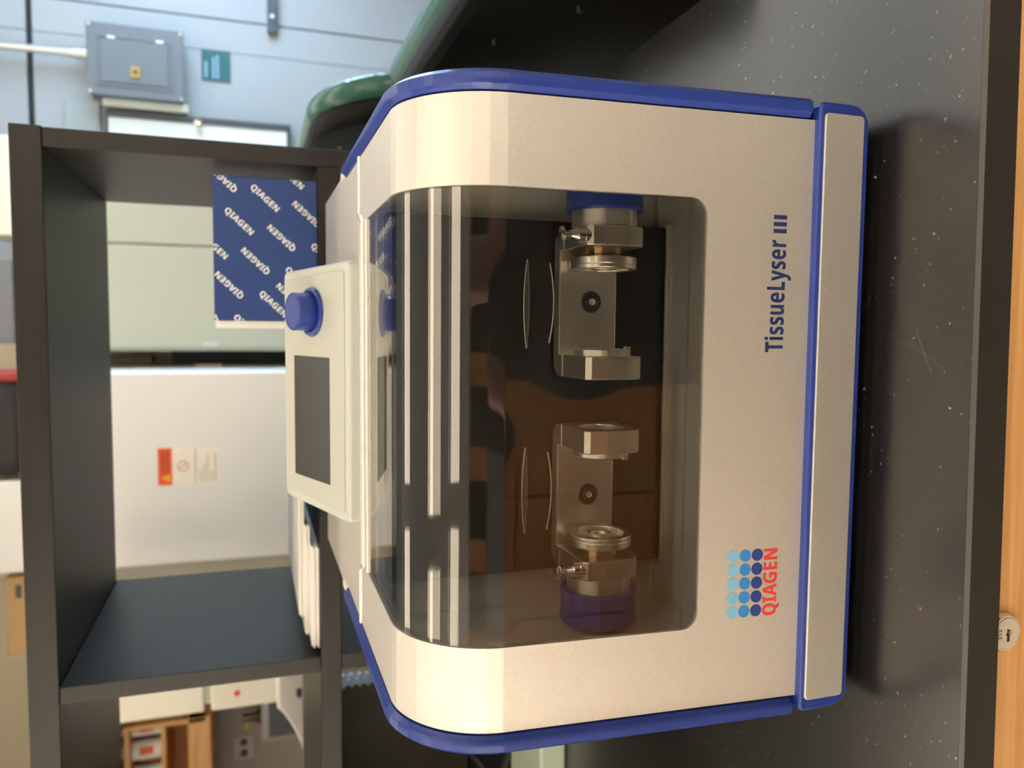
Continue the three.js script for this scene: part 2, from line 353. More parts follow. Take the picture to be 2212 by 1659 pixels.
{
  const u = new THREE.Shape(), s1 = WS + WR;
  u.moveTo(-0.1848, 0.001); u.lineTo(0.1848, 0.001); u.lineTo(0.1848, s1); u.lineTo(WX, s1); u.absarc(WX - WR, s1, WR, 0, -Math.PI / 2, true); u.lineTo(-WX + WR, WS); u.absarc(-WX + WR, s1, WR, -Math.PI / 2, -Math.PI, true); u.lineTo(-0.1848, s1); u.closePath();
  const t = 0.0032, gl = ext(u, t).translate(0, 0, -t).applyMatrix4(front);
  const back = sTop(-0.2075);
  const parts = [gl, sweep(lidPath(s1, back), rect(-0.1848, -WX, -t, 0)), sweep(lidPath(s1, back), rect(WX, 0.1848, -t, 0)), sweep(lidPath(WTOP, sTop(-0.192)), rect(-WX, WX, -t, 0))];
  mesh('lid_panel', parts, M.silver, lid, 'silver painted lid');
  // window, set flush into the panel
  const wp = [ext((() => { const w = new THREE.Shape(); const e = 0.0006; w.moveTo(-WX + e, s1); w.absarc(-WX + WR, s1, WR - e, Math.PI, Math.PI * 1.5); w.lineTo(WX - WR, WS + e); w.absarc(WX - WR, s1, WR - e, Math.PI * 1.5, Math.PI * 2); w.closePath(); return w; })(), 0.003).translate(0, 0, -0.0034).applyMatrix4(front)];
  const up = sweep(lidPath(s1, WTOP - 0.0006), rect(-WX + 0.0006, WX - 0.0006, -0.0034, -0.0004));
  mesh('window_pane', [...wp, up], M.pane, lid, 'smoked transparent window');
  // raised ridges at the hinge
  const pth = [[-0.1845, -0.2125], [-0.1405, -0.2125], [-0.1325, -0.1955], [0.1325, -0.1955], [0.1405, -0.2125], [0.1845, -0.2125]].map(([x, z]) => V(x, H - 0.0005, z));
  const rg = []; for (let k = 0; k + 1 < pth.length; k++) rg.push(rod(pth[k], pth[k + 1], 0.0024, 16), clean(new THREE.SphereGeometry(0.0024, 16, 10)).translate(pth[k].x, pth[k].y, pth[k].z)); rg.push(clean(new THREE.SphereGeometry(0.0024, 16, 10)).translate(0.1845, H - 0.0005, -0.2125));
  mesh('hinge_ridge', rg, std([0.78, 0.78, 0.74], 0.25, { metalness: 0.5 }), lid);
  mesh('window_ridge', rod(V(-0.1325, H, -0.1745), V(0.1325, H, -0.1745), 0.0013, 14), std([0.78, 0.78, 0.74], 0.25, { metalness: 0.5 }), lid);
  // lettering and emblem on the front
  const onFront = (g, x, y, n = 0.00005) => g.applyMatrix4(front.clone().multiply(new THREE.Matrix4().makeTranslation(x, sOf(y), n)));
  mesh('lettering', onFront(words('TissueLyser', 0.0126, 0.0696), 0.0402, 0.0603), M.navyInk, lid, 'navy product lettering');
  mesh('lettering', [0, 1, 2].map(k => onFront(ext(rrect(0, 0.0025, 0, 0.0092, 0), 0.0002), 0.1141 + k * 0.0043, 0.0603)), M.navyInk, lid, 'navy numeral of three bars');
  for (let r = 0; r < 3; r++) for (let k = 0; k < 5; k++) {
    const x = -0.1252 + k * 0.00905, y = 0.0907 - r * 0.00855;
    mesh('logo_dot', onFront(ext((() => { const c = new THREE.Shape(); c.absarc(0, 0, 0.00395, 0, Math.PI * 2); return c; })(), 0.0002, 0, 16), x, y), [M.dot1, M.dot2, M.dot3][r], lid, ['light blue dot', 'mid blue dot', 'dark blue dot'][r]);
  }
  mesh('logo_name', onFront(words('QIAGEN', 0.0098, 0.0437), -0.1293, 0.0591), M.redInk, lid, 'red logo lettering');
}
for (const sx of [-1, 1]) {
  let sec = [[0.1858, -0.02], [0.1972, -0.02], [0.1972, 0.0005], [0.1945, 0.0038], [0.1912, 0.0042], [0.1885, 0.0034], [0.1872, 0.0016], [0.1858, 0.0010]];
  if (sx < 0) sec = sec.map(([x, n]) => [-x, n]).reverse();
  mesh('side_rail', sweep(lidPath(0.006, sTop(-0.302)), sec), M.blue, mill, 'blue side rail');
  const g = box(0, 0.0085, H - 0.018, H + 0.0015, -0.336, -0.308, 0.002); g.translate(sx > 0 ? 0.1865 : -0.195, 0, 0);
  mesh('rail_clip', g, M.white, mill, 'white clip at the end of the rail');
  const sw = ext(sideShape(0.012, 0.05, -0.5), 0.005).applyMatrix4(new THREE.Matrix4().makeBasis(V(0, 0, 1), V(0, 1, 0), V(-1, 0, 0))).translate(sx > 0 ? 0.1925 : -0.1875, 0, 0);
  mesh('side_wall', sw, M.silver, mill);
}
{
  const hs = new THREE.Shape([[-0.1858, 0.2135], [0.1858, 0.2135], [0.1858, 0.330], [0.1928, 0.338], [0.1928, 0.505], [-0.1928, 0.505], [-0.1928, 0.338], [-0.1858, 0.330]].map(p => new THREE.Vector2(...p)));
  mesh('rear_housing', ext(hs, H - 0.05, 0.0012, 4, 2).applyMatrix4(new THREE.Matrix4().makeBasis(V(1, 0, 0), V(0, 0, -1), V(0, 1, 0))).translate(0, 0.05, 0), M.silver, mill, 'silver rear housing');
}
{ // grinding chamber
  const y0 = 0.058;
  const side = sideShape(0.005, y0, -0.19), wallAt = (x, t) => ext(side, t).applyMatrix4(new THREE.Matrix4().makeBasis(V(0, 0, 1), V(0, 1, 0), V(-1, 0, 0))).translate(x + t, 0, 0);
  for (const sx of [-0.172, 0.168]) mesh('chamber_wall', wallAt(sx, 0.004), M.chamber, mill, 'light grey chamber wall');
  mesh('chamber_wall', box(-0.168, 0.168, y0, H - 0.006, -0.196, -0.17), M.chamber, mill, 'light grey chamber wall');
  mesh('chamber_floor', box(-0.168, 0.168, y0 - 0.004, y0, -0.17, -0.012, 0.0005), M.brushed, mill, 'brushed metal chamber floor');
  const bp = mesh('back_panel', box(-0.136, 0.136, y0 + 0.001, H - 0.012, -0.172, -0.154, 0.001), M.black, mill, 'black rear panel of the chamber');
  const lip = [V(-0.167, y0 + 0.001, -0.165), V(-0.141, y0 + 0.001, -0.165), V(-0.136, y0 + 0.001, -0.149), V(0.136, y0 + 0.001, -0.149), V(0.141, y0 + 0.001, -0.165), V(0.167, y0 + 0.001, -0.165)];
  mesh('floor_bead', lip.slice(1).flatMap((p, k) => [rod(lip[k], p, 0.0022, 12), clean(new THREE.SphereGeometry(0.0022, 12, 8)).translate(p.x, p.y, p.z)]), M.chamber, mill, 'pale bead along the chamber floor');
  for (const sx of [1, -1]) {           // curved slots the arms swing in
    const z = -0.1535, arc = (xa, xb, y, sag, r) => tube([0, 1, 2, 3, 4, 5, 6].map(k => { const f = k / 6; return V(sx * (xa + (xb - xa) * f), y + sag * 4 * f * (1 - f), z); }), r, 30, 6);
    const slot = mesh('arm_slot', ext((() => { const s = new THREE.Shape(); s.moveTo(0.038, 0); s.quadraticCurveTo(0.072, 0.005, 0.106, 0); s.quadraticCurveTo(0.072, -0.003, 0.038, 0); return s; })(), 0.0006, 0, 24).translate(0, 0.1775, z), std([0.09, 0.095, 0.09], 0.5), bp);
    if (sx < 0) slot.geometry.applyMatrix4(new THREE.Matrix4().makeRotationY(Math.PI)).translate(0, 0, 2 * z + 0.0006);
    mesh('slot_edge', [arc(0.0385, 0.106, 0.1775, 0.0024, 0.0005), arc(0.0385, 0.106, 0.1775, -0.0015, 0.0005)], M.steel, slot);
    mesh('slot_edge', [arc(0.0425, 0.104, 0.159, -0.0035, 0.0006)], M.steel, bp);
  }
}
// clamp arms for the grinding jars: plate, fixed ring, spring plate, threaded hub, blue hand wheel and locking pin
const CY = 0.1345, CZ = -0.109;
function clampArm(s) {
  const a = new THREE.Group(); a.name = 'clamp_arm'; mill.add(a);
  const mx = g => { if (s < 0) { g.applyMatrix4(new THREE.Matrix4().makeScale(-1, 1, 1)); const p = g.attributes.position, n = g.attributes.normal, u = g.attributes.uv; for (let i = 0; i < p.count; i += 3) for (const q of [p, n, u]) { const A = [], B = []; for (let k = 0; k < q.itemSize; k++) { A.push(q.array[(i + 1) * q.itemSize + k]); B.push(q.array[(i + 2) * q.itemSize + k]); } for (let k = 0; k < q.itemSize; k++) { q.array[(i + 1) * q.itemSize + k] = B[k]; q.array[(i + 2) * q.itemSize + k] = A[k]; } } } return g; };
  const put = (name, gs, m, label) => mesh(name, mx(join(gs)), m, a, label);
  // the bracket in plan (x, z), extruded upwards: back plate with a rounded inner corner
  const y0 = 0.1105, y1 = 0.1575, zb = -0.1480, zf = -0.1370;
  const pl = new THREE.Shape(); pl.moveTo(0.0180, -0.130); pl.lineTo(0.0180, zb + 0.012); pl.absarc(0.030, zb + 0.012, 0.012, Math.PI, Math.PI * 1.5); pl.lineTo(0.116, zb); pl.absarc(0.116, zb + 0.010, 0.010, -Math.PI / 2, 0); pl.lineTo(0.126, -0.130); pl.lineTo(0.112, -0.130); pl.lineTo(0.112, zf); pl.lineTo(0.0345, zf); pl.lineTo(0.0345, -0.130); pl.closePath();
  const plate = ext(pl, y1 - y0, 0.0007, 10, 2); plate.applyMatrix4(new THREE.Matrix4().makeBasis(V(1, 0, 0), V(0, 0, 1), V(0, -1, 0))).translate(0, y1, 0);
  put('plate', [plate], M.steel);
  put('mount', [box(0.05, 0.096, 0.118, 0.15, -0.1545, -0.147, 0.001)], M.steel);
  // end blocks seen from the side as (z, y) shapes, extruded along x
  const block = (x0, x1, hole) => {
    const b = new THREE.Shape([[-0.1305, y0 + 0.001], [-0.093, y0 + 0.001], [-0.0855, y0 + 0.006], [-0.0838, CY - 0.008], [-0.0836, CY + 0.006], [-0.0848, y1 - 0.004], [-0.088, y1 - 0.0005], [-0.1305, y1 - 0.0005]].map(p => new THREE.Vector2(...p))); 
    if (hole) { const h = new THREE.Path(); h.absarc(CZ, CY, hole, 0, Math.PI * 2, true); b.holes.push(h); }
    return ext(b, x1 - x0, 0.0008, 14, 2).rotateY(Math.PI / 2).applyMatrix4(new THREE.Matrix4().makeScale(1, 1, -1).premultiply(new THREE.Matrix4())).translate(x0, 0, 0);
  };
  const fix = g => { const p = g.attributes.position; g = g.clone(); for (let i = 0; i < p.count; i += 3) for (const q of [g.attributes.position, g.attributes.normal, g.attributes.uv]) { for (let k = 0; k < q.itemSize; k++) { const A = q.array[(i + 1) * q.itemSize + k]; q.array[(i + 1) * q.itemSize + k] = q.array[(i + 2) * q.itemSize + k]; q.array[(i + 2) * q.itemSize + k] = A; } } return g; };
  put('fixed_end', [fix(block(0.0180, 0.0345, 0.0165))], M.steel);
  put('fixed_ring', [lathe([[0.0150, 0.000], [0.0205, 0.000], [0.0205, 0.0042], [0.0195, 0.0048], [0.0165, 0.0048], [0.0155, 0.004], [0.0150, 0.000]], 'x', 0.0345, CY, CZ), lathe([[0, 0], [0.0155, 0], [0.0155, 0.001], [0, 0.001]], 'x', 0.033, CY, CZ)], M.steel, 'machined ring that takes the jar');
  put('ring_lug', [box(0.0385, 0.0412, CY + 0.012, CY + 0.0165, CZ - 0.011, CZ - 0.007, 0.0004)], M.steel); put('ring_lug', [box(0.0385, 0.0412, CY - 0.016, CY - 0.012, CZ + 0.010, CZ + 0.014, 0.0004)], M.steel);
  put('hub_block', [fix(block(0.1115, 0.1255))], M.steel);
  put('hub', [lathe([[0, 0], [0.0225, 0], [0.0235, 0.001], [0.0235, 0.0135], [0, 0.0135]], 'x', 0.1255, CY, CZ)], M.steel);
  // teardrop pressure plate
  const tp = new THREE.Shape(); tp.moveTo(-0.1362, CY - 0.0165); tp.lineTo(-0.130, CY - 0.0175); tp.quadraticCurveTo(-0.120, CY - 0.0235, CZ, CY - 0.0235); tp.absarc(CZ, CY, 0.0235, -Math.PI / 2, Math.PI / 2); tp.quadraticCurveTo(-0.120, CY + 0.0235, -0.130, CY + 0.0175); tp.lineTo(-0.1362, CY + 0.0165); tp.closePath();
  const ph = new THREE.Path(); ph.absarc(CZ, CY, 0.018, 0, Math.PI * 2, true);
  const tear = (x0, x1, hole) => { const q = tp.clone(); q.holes = hole ? [ph] : []; return fix(ext(q, x1 - x0, 0.0007, 20, 2).rotateY(Math.PI / 2).applyMatrix4(new THREE.Matrix4().makeScale(1, 1, -1)).translate(x0, 0, 0)); };
  put('pressure_plate', [tear(0.0965, 0.1000, true), tear(0.0996, 0.1050, false)], M.steel);
  put('plate_boss', [lathe([[0, 0], [0.0065, 0], [0.0065, 0.002], [0.009, 0.0026], [0.0095, 0.0005]], '-x', 0.0992, CY, CZ)], M.steel);
  put('guide_pin', [box(0.0962, 0.0984, CY + 0.0155, CY + 0.0182, -0.1315, -0.1275, 0.0003), box(0.1030, 0.1052, CY + 0.0155, CY + 0.0182, -0.1315, -0.1275, 0.0003)], M.chrome);
  put('thread_collar', [lathe([[0, 0], [0.0125, 0], [0.0125, 0.0018], [0.0118, 0.0024], [0.0125, 0.003], [0.0125, 0.007], [0, 0.007]], 'x', 0.1046, CY, CZ)], M.bronze, 'bronze threaded collar');
  // hand wheel with a waisted, lightly scalloped skirt
  const kp = [[0, 0.001], [0.0238, 0.001], [0.0245, 0], [0.0275, 0], [0.0285, 0.0015], [0.0280, 0.006], [0.0275, 0.011], [0.0277, 0.017], [0.0284, 0.0225], [0.0278, 0.0245], [0.026, 0.0255], [0, 0.0255]];
  const kg = clean(new THREE.LatheGeometry(kp.map(p => new THREE.Vector2(...p)), 96)); { const p = kg.attributes.position; for (let i = 0; i < p.count; i++) { const r = Math.hypot(p.getX(i), p.getZ(i)); if (r > 0.027 && p.getY(i) > 0.003) { const t = Math.atan2(p.getZ(i), p.getX(i)), k = 1 - 0.012 * Math.max(0, Math.cos(12 * t)) ** 4; p.setX(i, p.getX(i) * k); p.setZ(i, p.getZ(i) * k); } } }
  put('hand_wheel', [toCreasedNormals(kg.rotateZ(-Math.PI / 2), 0.6).translate(0.1372, CY, CZ)], M.blue, 'blue plastic hand wheel');
  put('lock_pin', [lathe([[0, -0.003], [0.0062, -0.003], [0.0062, 0.0005], [0.0058, 0.001], [0.0058, 0.0055], [0.0048, 0.0062], [0.0028, 0.0100], [0.0024, 0.0105], [0.0024, 0.0148], [0.0050, 0.0155], [0.0056, 0.0165], [0.0054, 0.0178], [0.0040, 0.0188], [0, 0.0192]], 'y', 0.1185, y1, -0.092, 32)], M.chrome, 'chrome spring locking pin');
  const sx = 0.0742, sy = 0.1315;
  const sc = put('screw', [lathe([[0, 0], [0.0068, 0], [0.0068, 0.0012], [0.0060, 0.0017], [0.0028, 0.0017]], 'z', sx, sy, zf), lathe([[0.0068, 0.0003], [0.0080, 0.0006], [0.0083, 0.0001]], 'z', sx, sy, zf)], M.boltSteel, 'dark socket screw');
  const hx = mesh('hex_socket', mx(clean(new THREE.CylinderGeometry(0.0027, 0.0016, 0.0014, 6, 1, true)).rotateX(Math.PI / 2).translate(sx, sy, zf + 0.0011)), M.steel, a); hx.material.side = THREE.DoubleSide;
  mesh('hex_floor', mx(clean(new THREE.CircleGeometry(0.0024, 6)).translate(sx, sy, zf + 0.0010)), M.steel, a);
  const flip = s < 0 ? Math.PI : 0;
  [['SBE', Math.PI / 2, -0.62], ['C10.9', -Math.PI / 2, 0.36]].forEach(([tx, mid, st]) => [...tx].forEach((ch, k) => {
    const an = mid + (k - (tx.length - 1) / 2) * st + flip; const w = words(ch, 0.0016, 0, 0.0001); w.computeBoundingBox(); w.translate(-w.boundingBox.max.x / 2, -0.0008, 0).rotateZ(an - mid + flip * 0 + 0);
    w.translate(s * sx + 0.0042 * Math.cos(an), sy + 0.0042 * Math.sin(an), zf + 0.0017);
    mesh('stamped_letter', w, M.chrome, a);
  }));
}
clampArm(1); clampArm(-1);
{ // tilted control console
  const pb = V(0, 0.3035, -0.221), pt = V(0, 0.349, -0.340), up = pt.clone().sub(pb).normalize(), n = V(1, 0, 0).cross(up).normalize(), hgt = pt.distanceTo(pb);
  const Mx = new THREE.Matrix4().makeBasis(V(1, 0, 0), up, n).setPosition(pb), inv = Mx.clone().invert();
  const loc = (px, py) => onPlane(px, py, n, pb).applyMatrix4(inv);
  const con = new THREE.Group(); con.name = 'console'; mill.add(con);
  const trap = (m, r) => { // rounded trapezoid, a little wider at its foot
    const c = [[-0.1068 + m, m], [0.1068 - m, m], [0.1030 - m, hgt - m], [-0.1030 + m, hgt - m]].map(p => new THREE.Vector2(...p)), s = new THREE.Shape();
    c.forEach((p, i) => { const a = c[(i + 3) % 4], b = c[(i + 1) % 4], q = p.clone().add(a.clone().sub(p).setLength(r)), w = p.clone().add(b.clone().sub(p).setLength(r)); i ? s.lineTo(q.x, q.y) : s.moveTo(q.x, q.y); s.quadraticCurveTo(p.x, p.y, w.x, w.y); }); s.closePath(); return s;
  };
  mesh('console_body', ext(trap(0, 0.007), 0.0125, 0.003, 8, 4).translate(0, 0, -0.0125).applyMatrix4(Mx), M.consoleRim, con, 'pale grey rounded console body');
  mesh('face_plate', ext(trap(0.0078, 0.003), 0.0016, 0.0005, 6, 2).translate(0, 0, -0.0004).applyMatrix4(Mx), M.consoleGrey, con, 'pale grey face plate');
  const a = loc(715, 1047), b = loc(716, 773), c = loc(640, 900);
  mesh('screen', ext(rrect(a.x, b.x, (a.y + b.y) / 2, c.y, 0.0003), 0.0004).translate(0, 0, 0.0010).applyMatrix4(Mx), M.screen, con, 'dark blank display');
  const k = loc(678, 674), kn = lathe([[0, 0], [0.0205, 0], [0.0212, 0.0012], [0.0204, 0.0030], [0.0180, 0.0034], [0.0164, 0.0026], [0.0158, 0.0012]], 'y', 0, 0, 0), ks = lathe([[0, 0.0185], [0.0135, 0.0185], [0.0138, 0.0181], [0.0142, 0.0181], [0.0145, 0.0186], [0.0152, 0.0186], [0.0160, 0.0178], [0.0160, 0.0022], [0.0156, 0.0014]].reverse(), 'y', 0, 0, 0);
  const tr = new THREE.Matrix4().makeTranslation(k.x, k.y, 0.0012).multiply(new THREE.Matrix4().makeRotationX(Math.PI / 2));
  mesh('knob_collar', kn.applyMatrix4(tr).applyMatrix4(Mx), M.blue, con, 'blue collar of the knob');
  mesh('knob', ks.applyMatrix4(tr).applyMatrix4(Mx), M.blue, con, 'blue push knob');
  mesh('console_neck', box(-0.098, 0.1, H - 0.001, 0.3005, -0.33, -0.238, 0.001), M.darkGrey, con, 'dark support under the console');
}
seal(mill);
{ // the number stamped on the lock
  const [t, p, kz] = M.lockThing;
  mesh('stamped_number', words('212', 0.0022, 0.0062, 0.00012).translate(p.x - 0.0031, p.y + 0.0045, kz), M.darkGrey, t); seal(t);
}

// ---------------------------------------------------------------- things on the shelf unit
{ // printed kit carton
  const x0 = 0.0605, x1 = 0.2290, y0 = 0.3, y1 = 0.4185, z = -0.573, W = x1 - x0, Hh = y1 - y0;
  const tx = canvasTex(1024, Math.round(1024 * Hh / W), (g, w, h) => {
    g.fillStyle = '#1b3a78'; g.fillRect(0, 0, w, h); g.fillStyle = '#e8e6e2'; g.textAlign = 'center'; g.textBaseline = 'middle';
    const put = (px, py, back) => {
      const p = at(px, py, 'z', z), a = at(px + 58, py + 53.5, 'z', z), sx = w / W; let ang = Math.atan2(-(a.y - p.y), a.x - p.x); if (back) ang += Math.PI;
      g.save(); g.translate((p.x - x0) * sx, (y1 - p.y) * sx); g.rotate(ang); g.font = 'bold 60px sans-serif'; g.scale(250 / g.measureText('QIAGEN').width, 1); g.fillText('QIAGEN', 0, 0); g.restore();
    };
    for (const [a, b] of [[573, 428], [517, 478], [461, 530], [591, 657], [536, 708], [702, 554], [647, 605], [626, 380]]) put(a, b, false);
    for (const [a, b] of [[552, 564], [608, 514], [662, 463], [495, 616], [480, 385], [440, 668], [716, 415], [627, 640]]) put(a, b, true);
  });
  const t = thing('kit_carton', 'navy blue carton printed all over with slanted white lettering, on the shelf unit', 'box');
  const uvFace = g => { const p = g.attributes.position, uv = g.attributes.uv; for (let i = 0; i < p.count; i++) uv.setXY(i, (p.getX(i) - x0) / W, (p.getY(i) - y0) / Hh); return g; };
  mesh('printed_sleeve', uvFace(box(x0, x1, y0, y1, z - 0.1, z, 0.0012)), std([1, 1, 1], 0.45, { map: tx }), t);
  mesh('white_tray', [box(x0 - 0.0095, x1 - 0.02, y0, y1 + 0.003, z - 0.155, z - 0.101, 0.002), box(x0 - 0.003, x0 - 0.0003, y0 + 0.002, y1 - 0.004, z - 0.1, z - 0.012, 0.001)], M.paper, t, 'white inner tray');
  seal(t);
}
{ // papers lying on the board
  const st = [[-0.225, -0.355, 0.0, 0.010, -0.965, -0.585, 0.03], [-0.200, -0.342, 0.010, 0.017, -0.94, -0.598, -0.02], [-0.15, -0.318, 0.017, 0.024, -0.93, -0.60, 0.04]];
  st.forEach(([x1, x0, ya, yb, za, zb, r], k) => {
    const t = thing('paper_stack', ['crumpled bottom stack of white papers lying on the shelf board', 'middle stack of printed papers on the shelf board', 'topmost white paper stack on the shelf board behind the console'][k], 'papers', 'papers on the shelf board');
    for (let i = 0; i < 4; i++) { const d = (yb - ya) / 4, o = (i % 2) * 0.002; mesh('sheet_pack', box(x0 + o, x1 + o, 0.3 + ya + i * d + 0.0001, 0.3 + ya + (i + 1) * d, za, zb - o, 0.0008), M.paper, t); }
    seal(t);
  });
}
{ // comb-bound manual standing at the back of the lower bay
  const t = thing('comb_bound_manual', 'dark brown upright manual with a pale blue comb binding, in the lower bay', 'manual');
  mesh('cover', box(-0.98, -0.597, BY, 0.236, -1.0, -0.985, 0.001), M.manual, t);
  mesh('binding', [box(-0.597, -0.588, BY, 0.236, -0.998, -0.987, 0.002), ...Array.from({ length: 16 }, (_, k) => box(-0.600, -0.577, 0.006 + k * 0.0145, 0.013 + k * 0.0145, -0.9995, -0.9845, 0.002))], M.comb, t, 'pale blue plastic comb');
  seal(t);
}
// odds and ends on the bench behind, seen below the manual
single('power_strip', 'off-white power strip lying on the bench behind the bead mill', 'power strip', [box(-0.98, -0.52, BY, 0.028, -1.06, -1.01, 0.006), box(-0.97, -0.93, 0.028, 0.031, -1.05, -1.02, 0.001)], M.cream);
single('power_cable', 'black cable looping over the bench beside the power strip', 'cable', tube([V(-0.55, 0.03, -0.86), V(-0.62, 0.06, -0.83), V(-0.66, 0.03, -0.78), V(-0.7, 0.0, -0.8), V(-0.62, 0.0, -0.72), V(-0.5, 0.0, -0.70)], 0.0055, 60), M.rubber);
single('grey_cable', 'thin grey cable lying across the bench behind the bead mill', 'cable', tube([V(-0.45, 0.02, -0.66), V(-0.5, 0.012, -0.69), V(-0.58, -0.003, -0.66), V(-0.7, -0.003, -0.69)], 0.003, 50), std([0.22, 0.24, 0.22], 0.5));
single('tube_rack', 'pale green plastic block on the bench left of the bead mill', 'block', box(-0.70, -0.412, BY, 0.03, -0.62, -0.5, 0.005), std([0.36, 0.42, 0.34], 0.5));

// ---------------------------------------------------------------- lab chairs at the bench end
function labChair(x, zc_, w, top, lean, rad, label) {
  const t = thing('lab_chair', label, 'chair', undefined);
  const y0 = top - 0.42;
  const sh = m => { const s = rrect(zc_ - w / 2 + m, zc_ + w / 2 - m, y0 + m, top - m, [0.1, 0.1, rad, rad]); return s; };
  const toX = g => { g.rotateY(Math.PI / 2).applyMatrix4(new THREE.Matrix4().makeScale(1, 1, -1)); const p = g.attributes; for (let i = 0; i < p.position.count; i += 3) for (const q of [p.position, p.normal, p.uv]) for (let k = 0; k < q.itemSize; k++) { const A = q.array[(i + 1) * q.itemSize + k]; q.array[(i + 1) * q.itemSize + k] = q.array[(i + 2) * q.itemSize + k]; q.array[(i + 2) * q.itemSize + k] = A; } return g; };
  const bend = g => { const p = g.attributes.position; for (let i = 0; i < p.count; i++) { const d = (p.getZ(i) - zc_) / (w / 2); p.setX(i, p.getX(i) - lean * (p.getY(i) - top) + 0.02 * d * d); } return clean(toCreasedNormals(g, 0.9)); };
  mesh('back_shell', bend(toX(ext(sh(0.004), 0.045, 0.016, 24, 5)).translate(x, 0, 0)), M.plasticBlack, t, 'black plastic back shell');
  mesh('back_cushion', bend(toX(ext(sh(0), 0.05, 0.022, 24, 7)).translate(x + 0.035, 0, 0)), M.teal, t, 'teal green vinyl back cushion');
  for (const [dz, yy] of [[0.36, 0.1], [0.2, 0.035], [-0.2, 0.035], [-0.36, 0.1]]) mesh('back_screw', cyl(0.004, 0.004, 0.006, 'x', x + lean * yy + 0.02 * (2 * dz) ** 2 + 0.004, top - yy - 0.03, zc_ + dz * w, 16), M.chrome, t);
  const sx = x + 0.33, sy = top - 0.5;
  mesh('back_arm', [tube([V(x + 0.06 + lean * 0.3, y0 + 0.1, zc_), V(x + 0.08, y0 - 0.05, zc_), V(x + 0.2, sy - 0.05, zc_)], 0.022, 24)], M.plasticBlack, t);
  mesh('seat', box(sx - 0.23, sx + 0.23, sy, sy + 0.07, zc_ - 0.23, zc_ + 0.23, 0.034, 6), M.teal, t); mesh('seat_pan', box(sx - 0.21, sx + 0.21, sy - 0.035, sy + 0.01, zc_ - 0.21, zc_ + 0.21, 0.012), M.plasticBlack, t);
  mesh('column', cyl(0.025, 0.03, sy + 0.9 - 0.1, 'y', sx, (sy - 0.9 + 0.06) / 2, zc_), M.plasticBlack, t);
  for (let k = 0; k < 5; k++) { const a = k * 1.2566 + 0.3; mesh('base_leg', rod(V(sx, -0.80, zc_), V(sx + 0.3 * Math.cos(a), -0.845, zc_ + 0.3 * Math.sin(a)), 0.02), M.plasticBlack, t); mesh('castor', clean(new THREE.SphereGeometry(0.028, 16, 12)).translate(sx + 0.3 * Math.cos(a), -0.872, zc_ + 0.3 * Math.sin(a)), M.rubber, t); }
  seal(t);
}
labChair(0.375, -0.60, 0.60, 0.170, 0.06, 0.09, 'nearer lab chair with teal green back against the bench end beside the bead mill');
labChair(0.405, -1.33, 0.62, 0.270, 0.06, 0.17, 'farther lab chair with teal green back beyond the bench end, taller back');

